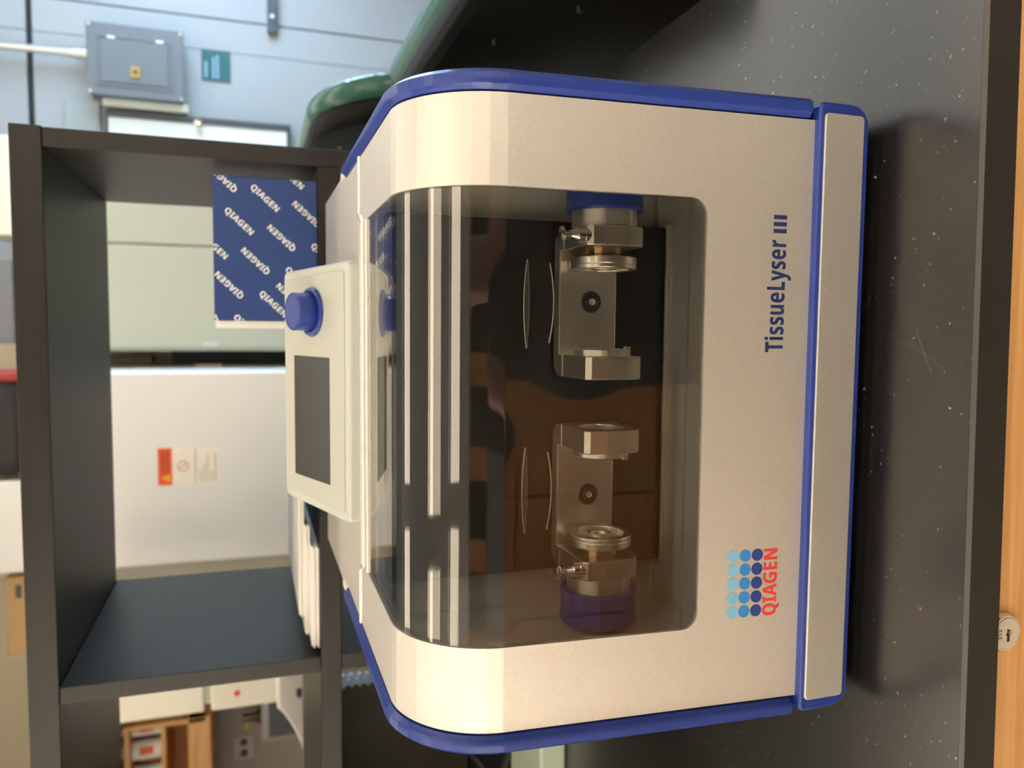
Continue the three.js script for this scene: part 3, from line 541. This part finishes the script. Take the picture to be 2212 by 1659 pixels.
// ---------------------------------------------------------------- along the far wall
const pbox = (pa, pb, z, d, r = 0) => { const a = at(...pa, 'z', z), b = at(...pb, 'z', z); return box(Math.min(a.x, b.x), Math.max(a.x, b.x), Math.min(a.y, b.y), Math.max(a.y, b.y), z - d, z, r); };
struct('trim_1', pbox([59, -60], [70, 262], Z0 + 0.006, 0.02), std([0.10, 0.10, 0.09], 0.6), 'dark horizontal joint strip on the far wall');
{ // electrical panel
  const z = Z0 + 0.11, c = [at(186, 120, 'z', z).y, at(397, 140, 'z', z).y], l = at(290, 211, 'z', z).x, r = at(290, 56, 'z', z).x;
  const t = thing('electrical_panel', 'grey steel breaker panel with a hinged door, mounted on the far wall', 'electrical panel');
  mesh('cabinet', box(l + 0.008, r - 0.008, c[1] + 0.008, c[0] - 0.008, Z0, z - 0.012, 0.003), M.greySteel, t);
  mesh('cover', box(l, r, c[1], c[0], z - 0.014, z, 0.004), M.greySteel, t);
  const dl = at(260, 182, 'z', z).x, dr = at(260, 84, 'z', z).x, dt = at(213, 130, 'z', z).y, db = at(367, 130, 'z', z).y;
  mesh('door_frame', [box(dl - 0.012, dr + 0.012, dt, dt + 0.012, z, z + 0.004, 0.0015), box(dl - 0.012, dr + 0.012, db - 0.012, db, z, z + 0.004, 0.0015), box(dl - 0.012, dl, db, dt, z, z + 0.004, 0.0015), box(dr, dr + 0.012, db, dt, z, z + 0.004, 0.0015)], M.greySteel, t);
  const door = mesh('door', box(dl + 0.004, dr - 0.004, db + 0.004, dt - 0.004, z, z + 0.007, 0.003), M.greySteel, t);
  const k = at(293, 158, 'z', z), lk = mesh('latch', box(k.x - 0.025, k.x + 0.025, k.y - 0.02, k.y + 0.02, z + 0.005, z + 0.013, 0.002), M.brass, door, 'brass slide latch'); mesh('keyhole', box(k.x - 0.006, k.x + 0.008, k.y - 0.007, k.y + 0.007, z + 0.012, z + 0.0145, 0.001), M.black, door);
  for (const [px, py] of [[240, 82], [345, 93]]) { const q = at(px, py, 'z', z); mesh('hinge', cyl(0.006, 0.006, 0.03, 'y', q.x, q.y, z + 0.006, 12), M.galvanised, t); }
  for (const [sx, sy] of [[l + 0.012, c[0] - 0.012], [r - 0.012, c[0] - 0.012], [l + 0.012, c[1] + 0.012], [r - 0.012, c[1] + 0.012]]) mesh('screw', cyl(0.007, 0.007, 0.004, 'z', sx, sy, z + 0.002, 14), M.galvanised, t);
  seal(t);
  const cx = at(100, 108, 'z', Z0 + 0.06);
  const cd = thing('conduit', 'bare metal conduit running up the wall from the breaker panel', 'conduit');
  mesh('pipe', rod(V(cx.x, c[0], Z0 + 0.06), V(cx.x, Y1 - 0.02, Z0 + 0.06), 0.017, 20), M.galvanised, cd);
  mesh('coupling', cyl(0.023, 0.023, 0.06, 'y', cx.x, c[0] + 0.03, Z0 + 0.06, 20), M.galvanised, cd); mesh('lock_nut', cyl(0.028, 0.028, 0.012, 'y', cx.x, c[0] + 0.006, Z0 + 0.06, 6), M.galvanised, cd); seal(cd);
  const ra = at(250, 232, 'z', Z0 + 0.05).x;
  single('raceway', 'narrow pale metal raceway below the breaker panel on the wall', 'raceway', box(l - 0.03, l + 0.005, c[1] - 0.01, c[0] - 0.05, Z0, Z0 + 0.05, 0.003), M.cream);
}
{ // green notice
  const z = Z0 + 0.004, a = at(436, 172, 'z', z), b = at(497, 112, 'z', z);
  const tx = canvasTex(256, 256, (g) => { // the print is too blurred to read: pale strokes at its place
    g.fillStyle = '#1f5a5c'; g.fillRect(0, 0, 256, 256); g.fillStyle = '#b9d3ea';
    for (const [y, x0, x1, h] of [[22, 26, 150, 30], [92, 22, 186, 26], [128, 20, 206, 26]]) for (let x = x0; x < x1;) { const w = rr(5, 12); g.fillRect(x, y + rr(0, 4), w * 0.55, h - rr(0, 6)); if (rnd() > 0.5) g.fillRect(x, y + h * 0.4, w * 0.9, 5); x += w + rr(2, 4); }
  });
  const t = thing('wall_notice', 'small square dark green notice with pale lettering on the far wall', 'sign');
  const g = box(a.x, b.x, b.y, a.y, z - 0.004, z + 0.002, 0.0008), p = g.attributes.position, uv = g.attributes.uv; for (let i = 0; i < p.count; i++) uv.setXY(i, (p.getX(i) - a.x) / (b.x - a.x), (p.getY(i) - b.y) / (a.y - b.y));
  mesh('plate', g, std([1, 1, 1], 0.45, { map: tx }), t); seal(t);
}
{
  const t = thing('door_latch', 'dark metal strap latch across the joint of the far wall panels', 'latch'), z = Z0;
  mesh('strap', pbox([576, -70], [600, 72], z + 0.03, 0.03, 0.004), M.darkGrey, t); mesh('rivet', cyl(0.01, 0.01, 0.008, 'z', at(588, 35, 'z', z + 0.034).x, at(588, 35, 'z', z + 0.034).y, z + 0.032, 16), M.galvanised, t); seal(t);
}
{ // dark framed white board hung between panel and shelf unit
  const z = Z0 + 0.05, t = thing('framed_board', 'white board in a dark metal frame on the wall, mostly hidden behind the shelf unit', 'board');
  const r = at(420, 252, 'z', z).x, top = at(226, 240, 'z', z).y, bot = at(628, 300, 'z', z).y, l = 0.62;
  mesh('board', box(l, r - 0.012, bot + 0.015, top - 0.01, z - 0.045, z - 0.008), M.white, t);
  mesh('frame', [box(r - 0.03, r, bot, top, z - 0.05, z, 0.003), box(l, r - 0.03, bot, bot + 0.018, z - 0.05, z, 0.003), box(l, r - 0.03, top - 0.012, top, z - 0.05, z, 0.003)], M.darkGrey, t, 'dark metal frame');
  const k = at(430, 262, 'z', z); mesh('knob', lathe([[0, 0], [0.012, 0], [0.012, 0.01], [0.02, 0.016], [0.018, 0.026], [0, 0.03]], 'z', k.x - 0.01, k.y, z), M.chrome, t); seal(t);
  single('glass_plate', 'pale translucent square plate fixed to the wall above the framed board', 'plate', pbox([141, 283], [214, 221], Z0 + 0.02, 0.015, 0.002), std([0.33, 0.36, 0.355], 0.35));
}
{ // tall pale green cabinet
  const z = -2.95, e = at(400, 752, 'z', z).x, s = at(400, 531, 'z', z).x, t = thing('storage_cabinet', 'tall pale green steel storage cabinet with two doors, behind the kit carton', 'cabinet');
  const w = s - e, y1 = 1.14;
  mesh('body', box(e - 0.012, s + w + 0.012, Y0, y1, Z0 + 0.06, z - 0.022, 0.004), M.greenCab, t);
  mesh('door', box(e, s - 0.003, Y0 + 0.06, y1 - 0.02, z - 0.022, z, 0.006), M.greenCab, t); mesh('door', box(s + 0.003, s + w, Y0 + 0.06, y1 - 0.02, z - 0.022, z, 0.006), M.greenCab, t);
  const k = at(455, 749, 'z', z); mesh('label_clip', box(k.x, k.x + 0.018, k.y - 0.03, k.y + 0.03, z, z + 0.004, 0.001), M.galvanised, t);
  for (const [px, py] of [[255, 480], [385, 482], [300, 590], [350, 600]]) { const q = at(px, py, 'z', z); mesh('rivet', cyl(0.006, 0.006, 0.003, 'z', q.x, q.y, z + 0.001, 12), M.greenCab, t); }
  seal(t);
  // things on top of it
  single('storage_carton', 'cream storage carton on top of the pale green cabinet', 'box', pbox([-40, 505], [25, 292], -3.0, 0.4, 0.004).translate(0, 0, 0), M.cream, undefined);
  single('drawer_box', 'blue-grey drawer box on top of the pale green cabinet', 'box', [pbox([-40, 742], [26, 562], -2.98, 0.35, 0.004)], M.greySteel);
}
{ // gap between cabinet and freezer: tan box file and a pale label holder
  single('box_file', 'tan box file standing in the gap beside the white freezer', 'box file', pbox([200, 793], [330, 768], -3.45, 0.1, 0.01), std([0.36, 0.28, 0.19], 0.7));
  single('label_holder', 'small pinkish white label holder beside the white freezer edge', 'label', pbox([420, 799], [478, 787], -3.1, 0.02, 0.003), std([0.75, 0.66, 0.64], 0.5));
  single('grey_locker', 'dark grey locker standing in the gap behind the white freezer', 'locker', [box(-0.30, -0.06, Y0, 0.72, -3.59, -3.43, 0.004), box(-0.295, -0.065, Y0 + 0.1, 0.70, -3.43, -3.42, 0.002)], M.darkGrey);
}
{ // white upright freezer
  const z = -2.7, r = at(400, 803, 'z', z).x, l = at(400, 1218, 'z', z).x, t = thing('upright_freezer', 'tall white upright freezer with an orange and white warning sticker', 'freezer');
  mesh('body', box(l, r, Y0, 1.13, -3.4, z, 0.012, 4), M.white, t); seal(t);
  const a = at(342, 1049, 'z', z), b = at(472, 964, 'z', z), w = b.x - a.x, h = a.y - b.y;
  const tx = canvasTex(512, Math.round(512 * h / w), (g, W, Hh) => {
    g.fillStyle = '#f2e8d8'; g.fillRect(0, 0, W, Hh); g.fillStyle = '#e8540f'; g.fillRect(0, 0, W, Hh * 0.23);
    g.fillStyle = '#f0c010'; g.beginPath(); g.moveTo(W * 0.1, Hh * 0.19); g.lineTo(W * 0.28, Hh * 0.19); g.lineTo(W * 0.19, Hh * 0.05); g.fill(); g.fillStyle = '#5a3a08'; g.fillRect(W * 0.182, Hh * 0.1, W * 0.016, Hh * 0.06);
    g.fillStyle = '#7a2c06'; for (const y of [0.06, 0.13]) for (let x = 0.34; x < 0.9;) { const q = rr(0.012, 0.03); g.fillRect(W * x, Hh * y, W * q, Hh * 0.045); x += q + 0.014; }
    g.strokeStyle = '#d9a99b'; g.lineWidth = W * 0.045; g.beginPath(); g.arc(W * 0.5, Hh * 0.41, W * 0.13, 0, 6.3); g.stroke(); g.beginPath(); g.moveTo(W * 0.41, Hh * 0.33); g.lineTo(W * 0.59, Hh * 0.49); g.stroke();
    g.fillStyle = '#b5ab9a'; for (const [y, x0, x1] of [[0.60, 0.03, 0.95], [0.68, 0.05, 0.35], [0.74, 0.05, 0.55], [0.80, 0.05, 0.78], [0.87, 0.05, 0.35], [0.93, 0.05, 0.8]]) for (let x = x0; x < x1;) { const q = rr(0.01, 0.04); g.fillRect(W * x, Hh * y, W * q, Hh * 0.03); x += q + 0.012; }
  });
  const g = box(a.x, b.x, b.y, a.y, z, z + 0.0015), p = g.attributes.position, uv = g.attributes.uv; for (let i = 0; i < p.count; i++) uv.setXY(i, (p.getX(i) - a.x) / w, (p.getY(i) - b.y) / h);
  single('warning_sticker', 'orange topped warning sticker on the white freezer door', 'sticker', g, std([1, 1, 1], 0.5, { map: tx }));
  const bag = thing('equipment_bag', 'black bag with red trim lying on top of the white freezer', 'bag');
  const p0 = at(22, 1028, 'z', -2.72), p1 = at(0, 812, 'z', -2.72);
  mesh('bag_body', box(p0.x, p1.x, 1.13, 1.33, -3.0, -2.72, 0.05, 6), M.rubber, bag); mesh('trim', [box(p1.x - 0.02, p1.x + 0.015, 1.14, 1.27, -2.9, -2.715, 0.012, 4), box(p0.x - 0.01, p0.x + 0.02, 1.131, 1.16, -2.9, -2.715, 0.01, 4)], std([0.35, 0.03, 0.03], 0.6), bag, 'red trim'); seal(bag);
  single('white_carton', 'large white carton on top of the white freezer beside the black bag', 'box', box(at(30, 1238, 'z', -2.72).x, p0.x - 0.02, 1.1302, 1.5, -3.2, -2.72, 0.006), M.white);
}
single('beige_locker', 'beige steel locker standing beside the white freezer, away from the green cabinet', 'locker', [box(-1.16, -0.875, Y0, 0.95, -3.5, -2.97, 0.004), box(-1.155, -0.88, Y0 + 0.08, 0.93, -2.97, -2.955, 0.003)], std([0.44, 0.41, 0.31], 0.5));
{ // wall shelf to the left with a cardboard box
  const z = -2.9, a = at(17, 1415, 'z', z), b = at(48, 1245, 'z', z);
  const sh = thing('wall_cupboard', 'cream wall cupboard to the left of the white freezer', 'cupboard'); mesh('carcass', box(-2.2, -0.93, 0.92, b.y - 0.05, Z0, z, 0.004), M.cream, sh); mesh('door', box(-1.55, -0.935, 0.925, b.y - 0.055, z, z + 0.018, 0.003), M.cream, sh); mesh('door', box(-2.195, -1.555, 0.925, b.y - 0.055, z, z + 0.018, 0.003), M.cream, sh); seal(sh);
  const c = thing('cardboard_box', 'brown cardboard box with printed handling marks on the cream wall cupboard', 'box');
  mesh('carton', box(a.x, b.x, b.y - 0.05, a.y, z - 0.3, z + 0.0, 0.003), M.cardboard, c); const k = at(40, 1275, 'z', z); mesh('printed_mark', box(k.x - 0.03, k.x + 0.02, k.y - 0.01, k.y + 0.01, z, z + 0.0008), M.darkGrey, c);
  seal(c);
}
{ // tall cream incubator seen in the left bay
  const z = -1.9, l = at(360, 1551, 'z', z).x, sp = at(449, 1540, 'z', z).y, t = thing('incubator', 'cream two-door incubator with a red indicator, behind the left bay of the shelf unit', 'incubator');
  mesh('body', box(l + 0.01, -0.80, Y0, 0.86, -2.2, z - 0.03, 0.01), M.cream, t); mesh('door', box(l, -0.795, sp + 0.008, 0.85, z - 0.03, z, 0.008), M.cream, t); mesh('door', box(l, -0.795, at(605, 1516, 'z', z).y - 0.3, sp - 0.008, z - 0.03, z, 0.008), M.cream, t);
  const d = at(512, 1497, 'z', z); mesh('indicator', cyl(0.008, 0.008, 0.004, 'z', d.x, d.y, z + 0.002, 16), M.redInk, t, 'red indicator'); mesh('seal_strip', box(l + 0.02, -0.81, sp - 0.008, sp + 0.008, z - 0.03, z - 0.012), M.greenCab, t); seal(t);
}
{ // rounded white instrument on the bench behind the left bay
  const z = -1.3, P = (x, y) => { const p = at(x, y, 'z', z); return new THREE.Vector2(p.x, p.y); }, s = new THREE.Shape();
  const a = P(598, 1425), b = P(599, 1532), c = P(664, 1646); s.moveTo(a.x, BY); s.lineTo(a.x, a.y); s.lineTo(b.x, b.y); s.quadraticCurveTo(P(640, 1560).x, P(636, 1560).y, c.x, c.y); s.lineTo(c.x - 0.02, 0.16); s.lineTo(c.x - 0.02, BY); s.closePath();
  const t = thing('white_instrument', 'white instrument with a sloping rounded cover and a dark oval port, behind the shelf unit', 'instrument');
  mesh('cover', ext(s, 0.3, 0.008, 16, 3).translate(0, 0, z - 0.3), M.white, t); const k = at(646, 1497, 'z', z); mesh('port', clean(new THREE.SphereGeometry(0.012, 24, 16)).applyMatrix4(new THREE.Matrix4().makeScale(0.9, 0.55, 0.3)).translate(k.x, k.y, z), M.darkGrey, t); seal(t);
}
{ // oak wall cupboard with bottles far left
  const z = -3.05, P = (x, y, zz = z) => at(x, y, 'z', zz), sY = P(352, 1620).y, bY = P(445, 1620).y, tY = 0.60, l = -2.3, r = P(470, 1545).x;
  const t = thing('oak_cupboard', 'open oak cupboard with a shelf of bottles, seen in the left bay', 'cupboard');
  mesh('back', box(l, r, bY, 0.88, z - 0.35, z - 0.33), M.cherry, t); mesh('shelf', box(l, r - 0.02, sY - 0.012, sY + 0.006, z - 0.33, z, 0.002), M.oak, t); mesh('bottom_rail', box(l, r, bY - 0.02, P(407, 1620).y, z - 0.33, z, 0.003), M.oak, t); mesh('side', box(r - 0.02, r, bY, 0.88, z - 0.33, z, 0.002), M.oak, t); mesh('top', box(l, r, 0.88, 0.9, z - 0.35, z), M.oak, t);
  seal(t);
  const bottle = (px, py, w, capm, label) => { const q = P(px, py, z - 0.1), b = thing('reagent_bottle', label, 'bottle', 'bottles in the oak cupboard'); mesh('bottle_body', lathe([[0, 0], [w, 0], [w, 0.13], [w * 0.9, 0.15], [w * 0.45, 0.17], [w * 0.45, 0.18], [0, 0.18]], 'y', q.x, sY + 0.0062, z - 0.1), M.white, b); mesh('cap', cyl(w * 0.5, w * 0.5, 0.03, 'y', q.x, sY + 0.2, z - 0.1, 24), capm, b); mesh('bottle_label', clean(new THREE.CylinderGeometry(w + 0.0008, w + 0.0008, 0.055, 20, 1, true, -0.1, 0.75)).translate(q.x, sY + 0.07, z - 0.1), std([0.75, 0.16, 0.05], 0.6), b, 'orange label'); seal(b); };
  bottle(345, 1568, 0.03, std([0.4, 0.05, 0.06], 0.5), 'white bottle with red cap in the oak cupboard next to its side'); bottle(345, 1613, 0.042, std([0.45, 0.05, 0.05], 0.5), 'wider white bottle with orange label in the middle of the oak cupboard'); bottle(345, 1668, 0.04, std([0.05, 0.09, 0.4], 0.5), 'white bottle with blue cap in the oak cupboard far from its side');
  const m0y = P(560, 1590, -3.0).y; single('grey_backsplash', 'grey splash panel below the oak cupboard', 'panel', box(-2.4, -1.2, m0y - 0.3, bY - 0.025, -3.595, -3.56), std([0.36, 0.33, 0.30], 0.6));
  const o = P(527, 1615, -3.55), ou = thing('wall_outlet', 'pale wall outlet with two dark sockets under the oak cupboard', 'outlet'); mesh('outlet_plate', box(o.x - 0.06, o.x + 0.06, o.y - 0.045, o.y + 0.045, -3.56, -3.552, 0.003), std([0.5, 0.47, 0.43], 0.5), ou); for (const dx of [-0.028, 0.028]) mesh('socket', cyl(0.018, 0.018, 0.006, 'z', o.x + dx, o.y, -3.55, 20), M.darkGrey, ou); seal(ou);
  const m0 = P(607, 1575, -3.0), mo = thing('grey_monitor', 'grey monitor with a dark screen on the counter below the oak cupboard', 'monitor'); mesh('casing', box(m0.x - 0.05, m0.x + 0.22, m0.y - 0.10, m0.y + 0.08, -3.05, -3.0, 0.01), std([0.33, 0.31, 0.29], 0.5), mo); mesh('display', box(m0.x - 0.03, m0.x + 0.2, m0.y - 0.08, m0.y + 0.05, -3.0, -2.997), M.darkGrey, mo); mesh('stand', [box(m0.x + 0.09, m0.x + 0.15, m0.y - 0.3, m0.y - 0.12, -3.04, -3.01), box(m0.x + 0.02, m0.x + 0.22, m0.y - 0.31, m0.y - 0.29, -3.1, -2.95, 0.004)], M.darkGrey, mo); seal(mo);
  const yt = P(533, 1566, -3.54); single('yellow_tag', 'small yellow tag on the grey splash panel by the wall outlet', 'tag', box(yt.x - 0.03, yt.x + 0.04, yt.y - 0.012, yt.y + 0.012, -3.56, -3.553), std([0.6, 0.5, 0.08], 0.6)); const fl = P(548, 1548, -3.45); const cy = m0.y - 0.31; single('brown_flask', 'brown glass flask on the counter below the oak cupboard', 'flask', lathe([[0, 0], [0.05, 0], [0.055, 0.02], [0.05, fl.y - cy - 0.05], [0.02, fl.y - cy], [0.02, fl.y - cy + 0.05], [0, fl.y - cy + 0.05]], 'y', fl.x, cy + 0.0005, -3.45), std([0.10, 0.07, 0.03], 0.2)); single('far_counter', 'oak-fronted counter along the far wall left of the freezer', 'counter', [box(-2.5, -1.17, cy - 0.04, cy, Z0 + 0.005, -2.75, 0.004), box(-2.5, -1.17, Y0, cy - 0.04, Z0 + 0.005, -2.79)], M.oak);
}

// ---------------------------------------------------------------- behind the camera: what the lid mirrors
function wallUnit(x0, x1, label) {
  const z = Z1 - 0.34, t = thing('wall_cabinet', label, 'cabinet', 'oak wall cabinets behind the photographer');
  mesh('carcass', box(x0, x1, 0.62, 1.7, z, Z1, 0.002), M.cherry, t);
  const m = (x0 + x1) / 2; for (const [a, b] of [[x0, m], [m, x1]]) { const d = mesh('door', [box(a + 0.002, b - 0.002, 0.622, 0.70, z - 0.02, z), box(a + 0.002, b - 0.002, 1.62, 1.698, z - 0.02, z), box(a + 0.002, a + 0.07, 0.70, 1.62, z - 0.02, z), box(b - 0.07, b - 0.002, 0.70, 1.62, z - 0.02, z)], M.cherry, t); mesh('door_pane', box(a + 0.07, b - 0.07, 0.70, 1.62, z - 0.012, z - 0.008), std([0.015, 0.015, 0.015], 0.08), d, 'dark glass pane'); }
  seal(t);
}
for (let k = 0; k < 3; k++) wallUnit(-1.3 + k * 0.79, -1.3 + (k + 1) * 0.79, 'brown wooden wall cabinet with dark glass doors opposite the bench');
for (let k = 0; k < 5; k++) {
  const x0 = -2.4 + k * 0.92, x1 = x0 + 0.92, z = Z1 - 0.56, t = thing('floor_cabinet', 'brown wooden floor cabinet with two doors opposite the bench', 'cabinet', 'wooden floor cabinets behind the photographer');
  mesh('carcass', box(x0, x1, Y0, -0.04, z, Z1, 0.002), M.cherry, t); mesh('drawer', box(x0 + 0.004, x1 - 0.004, -0.2, -0.05, z - 0.02, z, 0.003), M.cherry, t); for (const [a, b] of [[x0, x0 + 0.46], [x0 + 0.46, x1]]) mesh('door', box(a + 0.004, b - 0.004, Y0 + 0.1, -0.21, z - 0.02, z, 0.003), M.cherry, t); seal(t);
}
single('opposite_counter', 'black resin counter opposite the bench', 'counter', box(-2.42, 2.22, -0.039, -0.005, Z1 - 0.6, Z1 - 0.001, 0.003), resinEdge);

// the photographer, mirrored in the lid window
function sdfMesh(bones, lo, hi, cell, k, grow = 0) {
  const size = Math.max(hi.x - lo.x, hi.y - lo.y, hi.z - lo.z), n = Math.ceil(size / cell) + 2, mc = new MarchingCubes(n, new THREE.MeshBasicMaterial(), false, false, 400000);
  mc.isolation = 0; const half = n / 2, c = lo.clone().add(hi).multiplyScalar(0.5), h = n * cell / 2;
  const B = bones.map(([a, b, ra, rb]) => ({ a, d: b.clone().sub(a), l2: Math.max(1e-9, b.distanceToSquared(a)), ra: ra + grow, rb: rb + grow }));
  for (let z = 0; z < n; z++) for (let y = 0; y < n; y++) for (let x = 0; x < n; x++) {
    const px = c.x + (x - half) / half * h, py = c.y + (y - half) / half * h, pz = c.z + (z - half) / half * h; let s = 1;
    for (const q of B) {
      const ax = px - q.a.x, ay = py - q.a.y, az = pz - q.a.z, t = Math.min(1, Math.max(0, (ax * q.d.x + ay * q.d.y + az * q.d.z) / q.l2));
      const dd = Math.hypot(ax - t * q.d.x, ay - t * q.d.y, az - t * q.d.z) - (q.ra + (q.rb - q.ra) * t);
      if (dd > s + k) continue; const w = Math.max(0, k - Math.abs(dd - s)) / k; s = Math.min(dd, s) - w * w * k * 0.25;
    }
    mc.field[z * n * n + y * n + x] = -s;
  }
  mc.update();
  const g = new THREE.BufferGeometry(), m = mc.count;
  g.setAttribute('position', new THREE.BufferAttribute(mc.positionArray.slice(0, m * 3), 3)); g.setAttribute('normal', new THREE.BufferAttribute(mc.normalArray.slice(0, m * 3), 3));
  g.scale(h, h, h).translate(c.x, c.y, c.z); return clean(g);
}
{
  const p = thing('person', 'person in dark navy clothes standing and holding up a phone', 'person'), cx = 0.16, z = 0.76;
  const hip = V(cx, -0.02, z + 0.02), chest = V(cx, 0.33, z), neck = V(cx, 0.52, z - 0.01), head = V(cx - 0.02, 0.68, z - 0.05);
  const torso = [[V(cx - 0.09, -0.03, z + 0.02), V(cx + 0.09, -0.03, z + 0.02), 0.12, 0.12], [V(cx - 0.07, 0.12, z), V(cx + 0.07, 0.12, z), 0.105, 0.105], [V(cx - 0.11, 0.34, z), V(cx + 0.11, 0.34, z), 0.11, 0.11], [hip, chest, 0.12, 0.12], [V(cx - 0.18, 0.43, z), V(cx + 0.18, 0.43, z), 0.062, 0.062]];
  const legs = [-1, 1].flatMap(s => [[V(cx + s * 0.1, -0.08, z + 0.02), V(cx + s * 0.11, -0.46, z + 0.01), 0.09, 0.06], [V(cx + s * 0.11, -0.46, z + 0.01), V(cx + s * 0.115, -0.82, z + 0.03), 0.058, 0.042]]);
  const feet = [-1, 1].map(s => [V(cx + s * 0.115, -0.86, z + 0.05), V(cx + s * 0.13, -0.868, z - 0.13), 0.04, 0.03]);
  const hands = [-1, 1].map(s => V(s < 0 ? 0.006 : 0.135, 0.300, 0.478)), elbow = [-1, 1].map(s => V(cx + s * 0.27, 0.16, z - 0.05)), shl = [-1, 1].map(s => V(cx + s * 0.19, 0.43, z));
  const arms = [0, 1].flatMap(i => [[shl[i], elbow[i], 0.052, 0.04], [elbow[i], hands[i], 0.038, 0.026]]);
  const headB = [[neck, head.clone().add(V(0, -0.06, 0.01)), 0.055, 0.052], [head.clone().add(V(0, 0.035, 0.015)), head.clone().add(V(0, 0.02, -0.015)), 0.088, 0.078], [head.clone().add(V(0, -0.03, -0.02)), head.clone().add(V(0, -0.075, -0.045)), 0.062, 0.035]];
  const face = [[head.clone().add(V(0, 0.015, -0.094)), head.clone().add(V(0, -0.02, -0.11)), 0.009, 0.013], [head.clone().add(V(-0.02, -0.058, -0.078)), head.clone().add(V(0.02, -0.058, -0.078)), 0.009, 0.009], ...[-1, 1].map(s => [head.clone().add(V(s * 0.083, 0.01, 0.01)), head.clone().add(V(s * 0.088, -0.025, 0.005)), 0.014, 0.010])];
  const fingers = [0, 1].flatMap(i => { // four fingers behind the phone, the thumb on its edge
    const s = i ? 1 : -1, h = hands[i], out = [[h, h.clone().add(V(-s * 0.004, 0.055, -0.016)), 0.024, 0.024], [h.clone().add(V(0, 0.01, -0.01)), h.clone().add(V(s * 0.002, 0.06, -0.012)), 0.02, 0.02]];
    for (let k = 0; k < 4; k++) { const y = h.y - 0.004 + k * 0.021, l = [0.9, 1.05, 1.1, 1][k], a = V(h.x + s * 0.006, y, h.z - 0.02), b = V(h.x - s * 0.004, y + 0.004, h.z - 0.047), c = V(h.x - s * 0.036 * l, y + 0.006, h.z - 0.050); out.push([a, b, 0.0095, 0.009], [b, c, 0.009, 0.0078]); }
    const ta = V(h.x, h.y + 0.05, h.z + 0.0), tb = V(h.x - s * 0.018, h.y + 0.072, h.z - 0.006), tc = V(h.x - s * 0.04, h.y + 0.082, h.z - 0.014); out.push([ta, tb, 0.0115, 0.0105], [tb, tc, 0.0105, 0.009]); return out;
  });
  const bodyGeo = sdfMesh([...torso, ...legs, ...feet, ...arms, ...headB], V(cx - 0.5, -0.92, 0.4), V(cx + 0.5, 0.82, 1.0), 0.014, 0.05);
  const handGeo = [0, 1].map(i => sdfMesh([...fingers.slice(i * 12, i * 12 + 12), [hands[i].clone().lerp(elbow[i], 0.25), hands[i], 0.029, 0.026]], hands[i].clone().add(V(-0.06, -0.06, -0.08)), hands[i].clone().add(V(0.06, 0.11, 0.06)), 0.0035, 0.008));
  const headGeo = sdfMesh([...headB, ...face], head.clone().add(V(-0.12, -0.15, -0.14)), head.clone().add(V(0.12, 0.15, 0.14)), 0.005, 0.02);
  const body = mesh('body', [bodyGeo, ...handGeo, headGeo], M.skin, p);
  mesh('shirt', sdfMesh([...torso, ...[0, 1].map(i => [shl[i], elbow[i], 0.055, 0.046])], V(cx - 0.4, -0.2, 0.5), V(cx + 0.4, 0.56, 1.0), 0.012, 0.05, 0.012), M.cloth, p, 'dark navy shirt');
  mesh('trousers', sdfMesh(legs, V(cx - 0.3, -0.9, 0.5), V(cx + 0.3, 0.1, 1.0), 0.012, 0.05, 0.014), M.cloth, p, 'dark trousers');
  mesh('shoe', sdfMesh([feet[0]], V(cx - 0.3, -0.92, 0.5), V(cx, -0.8, 0.95), 0.01, 0.02, 0.006), M.rubber, p); mesh('shoe', sdfMesh([feet[1]], V(cx, -0.92, 0.5), V(cx + 0.3, -0.8, 0.95), 0.01, 0.02, 0.006), M.rubber, p);
  mesh('hair', sdfMesh([[head.clone().add(V(0, 0.055, 0.03)), head.clone().add(V(0, 0.05, 0.005)), 0.09, 0.084], [head.clone().add(V(0, 0.0, 0.05)), head.clone().add(V(0, -0.05, 0.05)), 0.075, 0.05]], head.clone().add(V(-0.14, -0.15, -0.12)), head.clone().add(V(0.14, 0.17, 0.16)), 0.006, 0.02), M.hair, p);
  for (const s of [-1, 1]) { const e = mesh('eye', clean(new THREE.SphereGeometry(0.012, 16, 12)).translate(head.x + s * 0.031, head.y + 0.012, head.z - 0.082), M.white, p); mesh('iris', clean(new THREE.SphereGeometry(0.006, 12, 8)).translate(head.x + s * 0.031, head.y + 0.011, head.z - 0.0895), M.hair, e); }
  seal(p);
  const ph = thing('phone', 'black phone held upright in both hands by the person', 'phone');
  mesh('phone_body', box(0.036, 0.108, 0.252, 0.398, 0.4405, 0.4485, 0.004, 4), M.rubber, ph); mesh('phone_screen', box(0.039, 0.105, 0.257, 0.393, 0.4484, 0.4488), M.screen, ph); mesh('camera_bump', box(0.039, 0.072, 0.362, 0.395, 0.438, 0.441, 0.001), M.rubber, ph); seal(ph);
}
renderer.render(scene, camera);
